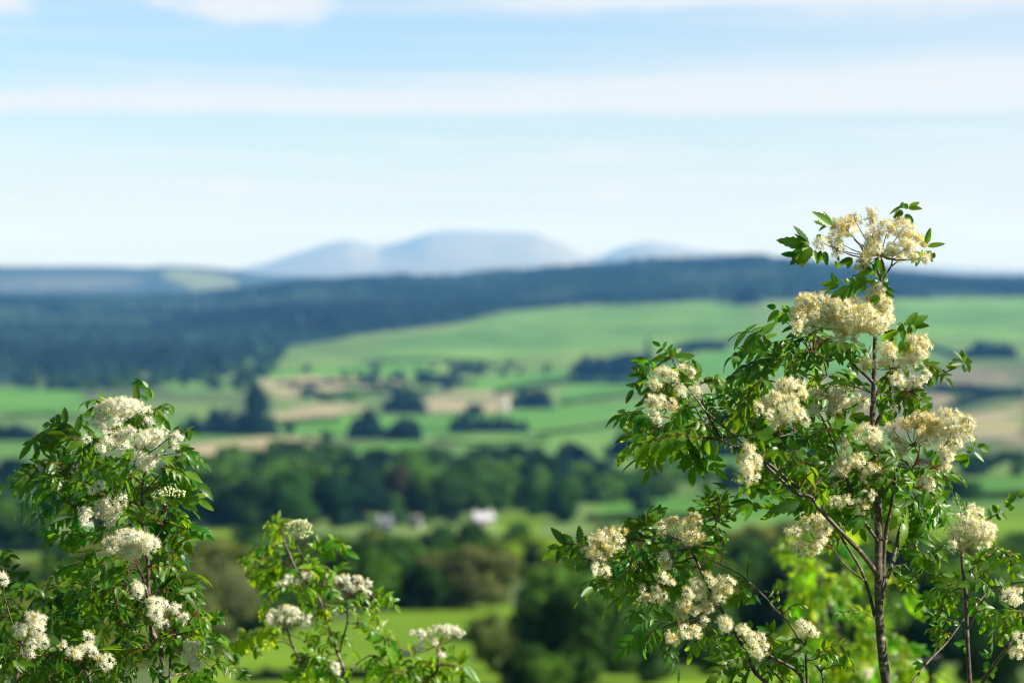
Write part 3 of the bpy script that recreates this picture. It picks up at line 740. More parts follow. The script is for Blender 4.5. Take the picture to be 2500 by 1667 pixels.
house(884, 1218, 32, 17, M_WALLB, M_SLATE, 'bluish white cottage half hidden in front of the purplish tree', .2)
house(955, 1212, 24, 13, M_WALL, M_SLATE, 'small white cottage between bluish cottage and white farmhouse', -.4)
house(1345, 1335, 48, 18, M_WALLB, M_PALE, 'pale blue grey shed left of the arching rowan', .3, 3, 'shed')
house(1163, 944, 14, 15, M_WALL, M_SLATE, 'tiny white house at the right end of the pale stubble', .6)
# ------------------------------------------------------------------ the rowans in front
# notes taken from the photograph: name of an enlarged view -> its corner and scale in photo pixels
VIEW = dict(T1=(1880, 480, 5.227), T2=(1760, 700, 5.2275), T3=(2100, 740, 5.2275), T4=(1520, 820, 5.2275), T5=(1760, 960, 5.2275), T6=(2080, 960, 5.2275),
            T7=(1340, 1200, 5.2275), T8=(1640, 1140, 5.2275), T9=(1480, 1367, 5.2275), TA=(1760, 1367, 5.2275), TB=(2100, 1180, 5.2275), TC=(2100, 1367, 5.2275),
            L1=(20, 910, 4.182), L2=(0, 1292, 4.18), L3=(200, 1230, 3.5875), M1=(560, 1230, 4.752), M2=(560, 1400, 5.874), M3=(840, 1400, 5.872), X=(0, 0, 1.0))
def nums(view, s, k):
    ox, oy, sc = VIEW[view]; a = np.array(s.split(), float).reshape(-1, k)
    for c in range(0, min(k, 4), 2):
        if k == 5 and c == 2: break
        a[:, c] = a[:, c] / sc + ox; a[:, c + 1] = a[:, c + 1] / sc + oy
    if k == 5: a[:, 2:4] /= sc
    return a
_x = np.array([0, .07, .15, .23, .31, .39, .47, .55, .63, .71, .79, .87, .94, 1.0])
_w = np.array([0, .26, .40, .47, .50, .50, .49, .46, .42, .36, .29, .20, .10, 0]) * np.array([1, 1.14, .86] + [1.14, .86] * 5 + [1])
def leaflets(g, base, d, nrm, L, Wd, curl, col):
    """serrated leaflets, all at once"""
    n = len(base); d = unit(d); nrm = unit(nrm - d * np.sum(nrm * d, 1, keepdims=True)); sd_ = np.cross(nrm, d)
    m = len(_x); X = np.concatenate([_x, _x, _x]); Y = np.concatenate([0 * _w, _w, -_w])
    fold = .30
    Zf = np.abs(Y) * fold
    vein = np.concatenate([0 * _x, .035 * (-1.0) ** np.arange(m), .035 * (-1.0) ** np.arange(m)])
    cu = curl[:, None] * (X ** 2)[None]
    V = base[:, None] + d[:, None] * (X[None] * (1 - .25 * np.abs(cu)) * L[:, None])[..., None] + sd_[:, None] * (Y[None] * Wd[:, None])[..., None] \
        + nrm[:, None] * ((Zf + vein * .5)[None] * Wd[:, None] - cu * L[:, None])[..., None]
    i = np.arange(m - 1)
    F = np.concatenate([np.stack([i, i + 1, m + i + 1, m + i], 1), np.stack([2 * m + i, 2 * m + i + 1, i + 1, i], 1)])
    nv = 3 * m
    C4 = np.repeat(col[:, None], nv, 1)
    dry = rng.random(n) < .10                             # withered tips
    for st in (-1, -2, -3):
        for o_ in (m + st, 2 * m + st, 3 * m + st): C4[dry, o_] = C4[dry, o_] * .35 + np.array([.13, .075, .03]) * .65
    C4[:, :m] *= 1.12                                     # the pale midrib of each leaflet
    g.add(V.reshape(-1, 3), (F[None] + (np.arange(n) * nv)[:, None, None]).reshape(-1, 4), C4.reshape(-1, 3))
CAMV = np.array([0, -1.0, 0]); UP = np.array([0, 0, 1.0])
LEAFC = np.array([.050, .124, .008])
class LeafBag:
    def __init__(s): s.b = []; s.d = []; s.n = []; s.L = []; s.W = []; s.c = []; s.col = []; s.tubes = []
    def add(s, b, d, n, L, W_, c, col):
        s.b.append(b); s.d.append(d); s.n.append(n); s.L.append(L); s.W.append(W_); s.c.append(c); s.col.append(col)
    def geo(s):
        g = Geo()
        if s.b: leaflets(g, np.array(s.b), np.array(s.d), np.array(s.n), np.array(s.L), np.array(s.W), np.array(s.c), np.array(s.col))
        for p, r, c in s.tubes: tube(g, p, r, 4, c)
        return g
def lcol(tint):
    k = rng.uniform(.65, 1.4); y = rng.normal(.02, .2)
    return LEAFC * k * np.array([1 + y * 1.6, 1 + y * .5, 1]) * tint
def compound(bag, p0, p1, tint=1.0, small=1.0):
    """one pinnate leaf between two points"""
    v = p1 - p0; Ln = np.linalg.norm(v); T0 = v / Ln
    sag = Ln * rng.uniform(.06, .22)
    pts = spline([p0, p0 + v * .35 + UP * sag, p0 + v * .72 + UP * sag * .8, p1], 6)
    bag.tubes.append((pts, np.linspace(.0011, .0005, len(pts)) * (.6 + .4 * small), (.10, .13, .03) if rng.random() < .7 else (.16, .06, .03)))
    col = lcol(tint)
    nrm = UP * rng.uniform(.25, .9) + CAMV * rng.uniform(.05, .95) + np.array([rng.normal(0, .35), 0, 0])
    npair = int(np.clip(round(Ln / .017), 3, 7)); ll = np.clip(Ln * .42, .018, .041) * small
    cum = np.concatenate([[0], np.cumsum(np.linalg.norm(np.diff(pts, axis=0), axis=1))]); cum /= cum[-1]
    def at(t): return np.array([np.interp(t, cum, pts[:, k]) for k in range(3)])
    lean = rng.uniform(.9, 1.15); droop = rng.uniform(.05, .55); curl = rng.uniform(-.05, .65)
    for k in range(npair):
        t = .22 + .76 * k / (npair - .4); p = at(t); T = unit(at(min(1, t + .05)) - at(max(0, t - .05)))
        nn = unit(nrm - T * (nrm @ T)); sd_ = np.cross(nn, T); sz = ll * (.78 + .35 * math.sin(math.pi * (k + .8) / (npair + .3))) * rng.uniform(.85, 1.12)
        for s in (-1, 1):
            if rng.random() < .05: continue
            a = lean * rng.uniform(.85, 1.1)
            d = unit(T * math.cos(a) + sd_ * s * math.sin(a) - UP * droop * rng.uniform(.5, 1.3) + rng.normal(0, .09, 3))
            bag.add(p, d, nn + sd_ * s * rng.normal(.25, .15) + rng.normal(0, .10, 3), sz, sz * rng.uniform(.33, .41), curl + rng.normal(0, .12), col * rng.uniform(.85, 1.15))
    T = unit(at(1) - at(.9)); nn = unit(nrm - T * (nrm @ T))
    bag.add(at(.99), unit(T - UP * droop * .5), nn, ll * rng.uniform(.95, 1.15), ll * .40, curl, col)
def single(bag, p0, p1, tint=1.0):
    v = p1 - p0; Ln = np.linalg.norm(v)
    n = CAMV * rng.uniform(.25, 1) + UP * rng.uniform(-.1, .8) + np.array([rng.normal(.1, .45), 0, 0])
    bag.add(p0, v / Ln, n, Ln * 1.04, max(Ln * rng.uniform(.33, .43), .010), rng.uniform(-.1, .35), lcol(tint))

# one flower: five petals, a brush of stamens, a small disc
def flower_template():
    V = []; F = []; kind = []
    for k in range(5):
        a = 2 * np.pi * k / 5; c, s = math.cos(a), math.sin(a); q = len(V)
        for r, w, z in ((.08, 0, .02), (.62, .33, .12), (1.0, 0, .10), (.62, -.33, .12)):
            V.append((r * c - w * s, r * s + w * c, z)); kind.append(0)
        F.append((q, q + 3, q + 2, q + 1))
    for k in range(11):
        a = 2 * np.pi * (k + .37) / 11; c, s = math.cos(a), math.sin(a); q = len(V); sp = .55 + .35 * (k % 2); w = .05
        V += [(.1 * c + w * s, .1 * s - w * c, .05), (.1 * c - w * s, .1 * s + w * c, .05), (sp * c - w * s, sp * s + w * c, .95), (sp * c + w * s, sp * s - w * c, .95)]
        kind += [1, 1, 2, 2]; F.append((q, q + 1, q + 2, q + 3))
    return np.array(V), np.array(F), np.array(kind)
FV, FF, FK = flower_template()
def bud_template():
    V = [(0, 0, -.6)] + [(.55 * math.cos(a), .55 * math.sin(a), 0.0) for a in np.linspace(0, 2 * np.pi, 6, endpoint=False)] + [(.42 * math.cos(a), .42 * math.sin(a), .42) for a in np.linspace(0, 2 * np.pi, 6, endpoint=False)] + [(0, 0, .62)]
    F = [(0, 1 + (k + 1) % 6, 1 + k) for k in range(6)] + [(7 + k, 7 + (k + 1) % 6, 13) for k in range(6)]
    for k in range(6): F += [(1 + k, 1 + (k + 1) % 6, 7 + (k + 1) % 6), (1 + k, 7 + (k + 1) % 6, 7 + k)]
    return np.array(V), np.array(F), np.zeros(14, int)
BV, BF, BK = bud_template()
PETAL = np.array([.94, .94, .88]); STAM = np.array([.94, .92, .74]); ANTH = np.array([.88, .82, .46]); BROWN = np.array([.66, .52, .12])
def corymb(name_i, D, view, base, ell, parent, off, size=1.0, buds=False, cream=1.0):
    E = nums(view, ell, 5); bx, by = nums(view, base, 2)[0]
    gF = Geo(); gS = Geo(); k = K * D
    d0 = D - .055 + rng.normal(0, .015); pb = P(bx, by, D + rng.uniform(-.01, .02))
    hub = pb * .4 + P(E[:, 0].mean(), E[:, 1].mean() + E[:, 3].mean() * .6, d0 + .02) * .6
    tube(gS, spline([pb, (pb + hub) / 2 + np.array([.002, 0, 0]), hub], 4), np.linspace(.0020, .0014, 9), 5, (.11, .075, .04))
    for (cx, cy, rx, ry, br) in E:
        br = br if br <= 1 else br / 10
        dz = rng.normal(0, .012); c = P(cx, cy, d0 + dz)
        R = np.array([rx * k, .85 * .5 * (rx + ry) * k, ry * k])
        mid = (hub + c) / 2 + np.array([0, .006, -.006])
        tube(gS, spline([hub, mid, c], 4), np.linspace(.0011, .0006, 9), 4, (.10, .13, .035) if rng.random() < .7 else (.15, .09, .05))
        sp = .0056 * size if buds else .0068 * size
        n = max(7, int(math.pi * R[0] * R[2] / sp ** 2 * 2.7))
        d = rng.normal(size=(n * 3, 3)); d[:, 1] -= .45; d[:, 2] += .25; d = unit(d)
        # spread the heads apart a little
        keep = []
        for q in d:
            if len(keep) >= n: break
            if all(q @ w < 1 - .16 * (sp / max(R.mean(), .006)) ** 2 for w in keep[-60:]): keep.append(q)
        d = np.array(keep); n = len(d)
        rad = rng.uniform(.62, 1.05, (n, 1)); p = c + d * R * rad
        nr = unit(d + UP * .35 + rng.normal(0, .22, (n, 3)))
        a = unit(np.cross(nr, rng.normal(size=(n, 3)))); b = np.cross(nr, a)
        s = (.0047 if not buds else .0034) * size * rng.uniform(.85, 1.2, n)
        TV, TF, TK = (BV, BF, BK) if buds else (FV, FF, FK)
        V = p[:, None] + s[:, None, None] * (a[:, None] * TV[None, :, :1] + b[:, None] * TV[None, :, 1:2] + nr[:, None] * TV[None, :, 2:3] * 1.15)
        colr = np.array([PETAL, STAM, ANTH])[TK]; colr = np.repeat(colr[None], n, 0)
        colr = colr * rng.uniform(.86, 1.06, (n, 1, 1))
        if cream > 1: colr = colr * np.array([1, .99, .89])
        old = rng.random(n) < br * .65 ; mixv = np.where(old, rng.uniform(.45, 1.0, n), rng.uniform(0, .22, n) * (.3 + br))[:, None, None]
        colr = colr * (1 - mixv) + BROWN * rng.uniform(.75, 1.25, (n, 1, 1)) * mixv
        if buds: colr = colr * np.array([.9, .95, .66])
        gF.add(V.reshape(-1, 3), (TF[None] + (np.arange(n) * len(TV))[:, None, None]).reshape(-1, TF.shape[1]), colr.reshape(-1, 3))
        for q in range(min(7, n)):
            tube(gS, np.array([c - UP * R[2] * .3, (c + p[q]) / 2, p[q]]), .0004, 3, (.14, .17, .05))
    o = gF.build('flower_cluster', M_FLOWER, parent, offset=off)
    gS.build('flower_stalk', M_LEAF, o, offset=off)
    return o

def rowan(name, label, D, trunk, branches, compounds, singles, flowers, tint=1.0, group=None, young='', fill='', fsize=1.0, dsp=.06, budset=(), cream=1.0, extra=.45):
    off = np.array([*P(trunk[1][-2][0], trunk[1][-2][1], D)[:2], 0.0])
    off[2] = CZ + float(height(off[0], off[1]))
    root = empty(name, off); tag(root, label, 'tree', group)
    k = K * D; lines = []
    def limb(spec, nm, parent, taper_to_ground=False, wob=.0):
        r0, pts, r1 = spec
        n = len(pts); dd = np.full(n, D)
        if lines and wob:                                   # leave the parent limb where it is, then lean towards or away
            allp = np.vstack([l[0] for l in lines]); qu, qv = proj(allp); i0 = int(np.argmin((qu - pts[0][0]) ** 2 + (qv - pts[0][1]) ** 2))
            d_0 = ray(*pts[0]) @ (allp[i0] - np.array([0, 0, CZ])) / (ray(*pts[0]) @ ray(*pts[0]))
            dd = (d_0 if abs(d_0 - D) < .4 else D) + np.cumsum(np.concatenate([[0], rng.normal(rng.normal(0, wob), wob * .6, n - 1)]))
            dd = np.clip(dd, D - .16, D + .2)
        p = [P(u, v, z) for (u, v), z in zip(pts, dd)]
        if taper_to_ground:
            q = p[0].copy(); gz = CZ + float(height(q[0], q[1])) - .05
            steps = 4
            p = [q * (1 - t) + np.array([q[0] + .01 * math.sin(5 * t), q[1], gz]) * t for t in np.linspace(1, .2, steps)] + p
        s = spline(p, 5); rr = np.linspace(r0, r1, len(s)) * k
        rr *= 1 + .06 * np.sin(np.linspace(0, 37, len(s)) + r0)
        if taper_to_ground:
            rr = np.interp(np.linspace(0, 1, len(s)), [0, .35, 1], [r0 * 1.5 * k, r0 * k, r1 * k])
        g = Geo(); tube(g, s, rr, 9, (1, 1, 1)); lines.append((s, spec)); return g
    pts = trunk[1]
    gT = limb((trunk[0], pts, trunk[2]), 'trunk', root, True, .006)
    bgeos = [gT]
    for b in branches: bgeos.append(limb(b, 'branch', root, False, .022))
    bags = [LeafBag() for _ in bgeos]
    LP = np.vstack([l[0] for l in lines]); LI = np.concatenate([np.full(len(l[0]), i) for i, l in enumerate(lines)])
    Lu, Lv = proj(LP); Ld = (LP - np.array([0, 0, CZ])) @ np.array([0, CP, -SP])
    def nearest(u, v):
        d2 = (Lu - u) ** 2 + (Lv - v) ** 2; i = int(np.argmin(d2)); return i, math.sqrt(d2[i])
    def do(kind, view, s, tnt, small):
        for (u0, v0, u1, v1) in nums(view, s, 4):
            i, dist = nearest(u0, v0); bi = LI[i]; dep = Ld[i] + rng.normal(0, dsp)
            ln = math.hypot(u1 - u0, v1 - v0) * k
            if kind == 'C':
                p0 = P(u0, v0, dep); p1 = P(u1, v1, dep + rng.normal(0, .35) * ln)
                if np.linalg.norm(p1 - p0) < .02: continue
                compound(bags[bi], p0, p1, tnt, small)
                if small == 1.0 and rng.random() < extra:                 # a second leaf from the same shoot
                    a = rng.normal(0, .75); q = rng.uniform(.65, 1.0); du, dv_ = (u1 - u0) * q, (v1 - v0) * q
                    o_ = rng.normal(0, 7, 2); d2 = dep + rng.uniform(.0, .05)
                    compound(bags[bi], P(u0 + o_[0], v0 + o_[1], d2), P(u0 + o_[0] + du * math.cos(a) - dv_ * math.sin(a), v0 + o_[1] + du * math.sin(a) + dv_ * math.cos(a), d2 + rng.normal(.02, .03)), tnt, small)
                if dist < 75:
                    q = LP[i]; bags[bi].tubes.append((spline([q, (q + p0) / 2 + UP * .004, p0], 4), np.linspace(.0016, .001, 9), (.09, .06, .04)))
            else:
                p0 = P(u0, v0, dep); p1 = P(u1, v1, dep + rng.normal(0, .3) * ln); single(bags[bi], p0, p1, tnt)
                if rng.random() < .6:                                     # its neighbour on the same leaf
                    a = rng.choice([-1, 1]) * rng.uniform(.3, .8); q = rng.uniform(.7, 1.0); du, dv_ = (u1 - u0) * q, (v1 - v0) * q; d2 = dep + rng.uniform(0, .03)
                    single(bags[bi], P(u0, v0, d2), P(u0 + du * math.cos(a) - dv_ * math.sin(a), v0 + du * math.sin(a) + dv_ * math.cos(a), d2 + rng.normal(0, .3) * ln), tnt)
    for view, s in compounds: do('C', view, s, tint, 1.0)
    for view, s in singles: do('S', view, s, tint, 1.0)
    if young:
        for view, s in young: do('C', view, s, np.array([2.3, 1.7, .9]), .55)
    if fill:
        for (cx, cy, rx, ry, n) in np.array(fill.split(), float).reshape(-1, 5):
            for _ in range(int(n)):
                a = rng.uniform(0, 6.28); q = math.sqrt(rng.random()); u0 = cx + rx * q * math.cos(a); v0 = cy + ry * q * math.sin(a)
                a2 = a + rng.normal(0, .6); ln = rng.uniform(60, 130) * (4 / D) ** 1.3
                i, _d = nearest(u0, v0); bi = LI[i]; dep = D + .10 + rng.normal(0, dsp)
                p0 = P(u0, v0, dep); p1 = P(u0 + ln * math.cos(a2), v0 + ln * math.sin(a2) * .7 + 18, dep + rng.normal(0, .05)); compound(bags[bi], p0, p1, tint)
    for i, (g, bag) in enumerate(zip(bgeos, bags)):
        o = g.build('trunk' if i == 0 else 'branch', M_BARK, root, offset=off)
        bag.geo().build('foliage', M_LEAF, o, offset=off)
    for i, (view, base, ell) in enumerate(flowers):
        bu, bv = nums(view, base, 2)[0]; Dl = min(D, float(Ld[nearest(bu, bv)[0]])) - .03
        corymb(i, Dl, view, base, ell, root, off, fsize, buds=i in budset, cream=cream)
    return root

# ---- the tall rowan on the right
R_TRUNK = (11.5, [(2185, 1740), (2165, 1667), (2153, 1580), (2147, 1500), (2145, 1420), (2145, 1300), (2143, 1203), (2133, 1110), (2129, 1038), (2133, 960), (2136, 880), (2137, 824), (2143, 780), (2152, 700), (2142, 655)], 3.2)
R_BR = [
 (6.5, [(2148, 1500), (2152, 1448), (2163, 1304), (2176, 1237), (2184, 1190), (2192, 1130), (2198, 1120)], 2.6),
 (6.0, [(2152, 1460), (2158, 1430), (2173, 1390), (2184, 1352), (2194, 1304), (2207, 1256), (2219, 1199), (2232, 1184), (2228, 1150), (2242, 1112), (2246, 1080)], 2.2),
 (6.5, [(2146, 1410), (2130, 1385), (2100, 1346), (2055, 1300), (2000, 1240), (1978, 1212), (1944, 1203), (1886, 1151), (1859, 1126), (1808, 1098), (1765, 1076), (1723, 1069)], 2.6),
 (4.2, [(1951, 1192), (1890, 1142), (1815, 1082), (1768, 1042), (1740, 1018), (1711, 992)], 1.8),
 (3.4, [(1759, 1072), (1750, 1053), (1727, 1011), (1684, 952), (1662, 921), (1645, 885), (1635, 868)], 1.2),
 (2.2, [(1761, 1032), (1782, 1016), (1803, 998), (1835, 950), (1862, 930)], 1.0),
 (1.6, [(1744, 1009), (1757, 988), (1788, 962)], .8), (1.6, [(1718, 985), (1713, 960), (1709, 930)], .8),
 (2.0, [(1768, 1073), (1800, 1064), (1845, 1062), (1900, 1070)], 1.0), (2.0, [(1900, 1066), (1925, 1060), (1953, 1050), (2000, 1045)], 1.0),
 (4.6, [(2142, 1322), (2136, 1310), (2100, 1256), (2075, 1190), (2047, 1109), (2026, 1061), (2008, 1022), (1996, 1000)], 2.0),
 (5.0, [(2132, 936), (2127, 929), (2100, 903), (2080, 884), (2066, 868)], 3.0), (2.0, [(2066, 873), (2050, 874), (2000, 884), (1950, 890), (1900, 880)], 1.0),
 (2.0, [(2074, 941), (2100, 948), (2135, 962), (2158, 980)], 1.6), (1.6, [(1966, 915), (1976, 893), (1985, 870)], .8),
 (5.5, [(2130, 1046), (2138, 1036), (2152, 1008), (2163, 985), (2172, 955), (2176, 930), (2173, 889)], 2.0),
 (2.8, [(2140, 818), (2150, 814), (2172, 808)], 1.4), (2.2, [(2190, 972), (2215, 958), (2245, 945), (2280, 925), (2310, 908), (2352, 889)], 1.6),
 (1.6, [(2165, 998), (2180, 985), (2196, 968)], 1.0), (1.4, [(2245, 1008), (2247, 985), (2242, 968)], 1.0),
 (4.8, [(2137, 1508), (2130, 1480), (2119, 1438), (2104, 1395), (2085, 1360), (2051, 1306)], 3.0),
 (2.4, [(2112, 1420), (2098, 1408), (2055, 1370), (2030, 1332), (2017, 1318)], 1.4),
 (3.0, [(2152, 700), (2158, 680), (2172, 656), (2178, 640), (2178, 610)], 1.6), (1.8, [(2176, 650), (2190, 640), (2204, 632)], 1.2),
 (2.4, [(2142, 660), (2125, 640), (2110, 620), (2100, 600), (2085, 585)], 1.2), (1.5, [(2105, 628), (2080, 624), (2050, 612)], .9),
 (3.0, [(2200, 1120), (2215, 1130), (2225, 1145)], 2.0), (1.6, [(2196, 1270), (2183, 1262), (2155, 1238), (2120, 1212)], 1.0), (1.8, [(2160, 1322), (2145, 1295), (2125, 1235)], 1.2),
 (3.2, [(2190, 1730), (2226, 1667), (2263, 1618), (2290, 1590), (2316, 1562), (2354, 1510), (2385, 1474), (2406, 1451), (2424, 1438)], 1.8),
 (1.0, [(2136, 1510), (2120, 1502), (2105, 1497), (2060, 1493)], .6),
]
R_C = [('T1', '1440 1090 1500 1240'),
 ('T2', '740 900 140 900 1080 820 740 980 1090 640 880 840 980 650 805 800 1080 820 980 1130 1100 820 1330 930 1250 640 1280 840 1100 810 1200 1040 1300 620 1500 860 950 1000 800 1250 1000 1000 1020 1280 1240 1190 1080 1370 530 1200 340 1520 1310 1450 990 1480 1180 640 1340 720 1150 900 900 1000 1560 1230 1800 1250 1350 1130 1200 1180'),
 ('T3', '830 790 1100 960 680 1150 330 1180 690 1160 330 1260 620 1180 410 1430 560 1270 640 1450 640 1170 700 1390 700 1200 780 1340 480 900 300 960 560 1080 680 1090 240 1120 300 1420 250 1500 380 1420'),
 ('T4', '640 310 480 130 740 370 900 460 660 600 340 740 660 590 400 820 690 610 570 850 700 640 660 850 430 400 130 690 1000 610 1340 620 1010 610 1200 560 950 780 1250 760 1340 800 1480 660 1240 720 1350 740 1780 570 1480 1040 1780 570 1940 690 1050 1080 560 1280 1050 1090 430 1200 1100 1150 700 1400 1050 1320 210 1560 1000 1300 110 1440 960 1200 820 1070 1160 1290 900 1090 1000 1190 1000 1420 1100 1120 1280 1260 1250 1080 1200 1160 870 870 780 960 850 900 640 1100 850 960 700 1010 1900 1280 1530 1420 1000 960 1080 1090 920 1000 1000 900 1020 1240 600 1380 1100 1200 1250 1230'),
 ('T5', '820 720 460 1050 1330 480 1070 600 1340 470 1230 700 1300 430 1010 490 1350 460 1500 480 1380 470 1570 500 900 360 1050 440 1000 880 780 1000 990 880 1270 1000 1060 880 900 1040 820 830 700 900 830 900 980 800 1430 1000 1180 840 1240 1110 960 1350 1260 1110 1200 1420 1400 1100 1400 1370 1560 1070 1590 1310 1750 980 1740 1170 1830 1180 1880 1390 1700 1250 1700 1460 1100 1180 970 1130 1600 1500 1420 1530 1150 1330 660 1500 1300 1120 1330 1400 1480 1090 1480 1340 1650 1100 1660 1330 1700 1180 1560 1240 1340 1060 1120 1120 1160 1000 960 950 1420 1180 1260 1330 1250 1250 1080 1400 1880 1100 1800 1260'),
 ('T6', '1090 960 1420 1100 1050 960 1100 1250 1060 950 1230 1140 960 930 1000 1090 830 900 620 1010 830 900 680 1100 880 930 800 1080 600 1000 690 1160 1100 980 1160 1210 480 720 310 800 560 1130 270 1130 540 1150 210 1240 280 1150 60 1350 250 1120 120 960 1090 1420 1290 1530 550 1230 620 1310 420 1290 520 1290 560 1400 760 1350 1000 1480 940 1568 1020 1480 1250 1500 400 1060 180 1060 620 880 480 800 740 980 560 1080 500 1200 330 1250 700 1330 800 1420'),
 ('TB', '740 880 500 890 770 880 920 1070 1090 400 820 560 420 1110 650 1330 640 420 560 700 700 500 710 660 1040 250 900 450'),
 ('TC', '1170 310 800 530 1150 760 900 720 1150 770 1120 900 1130 940 900 870 1100 950 980 1090')]
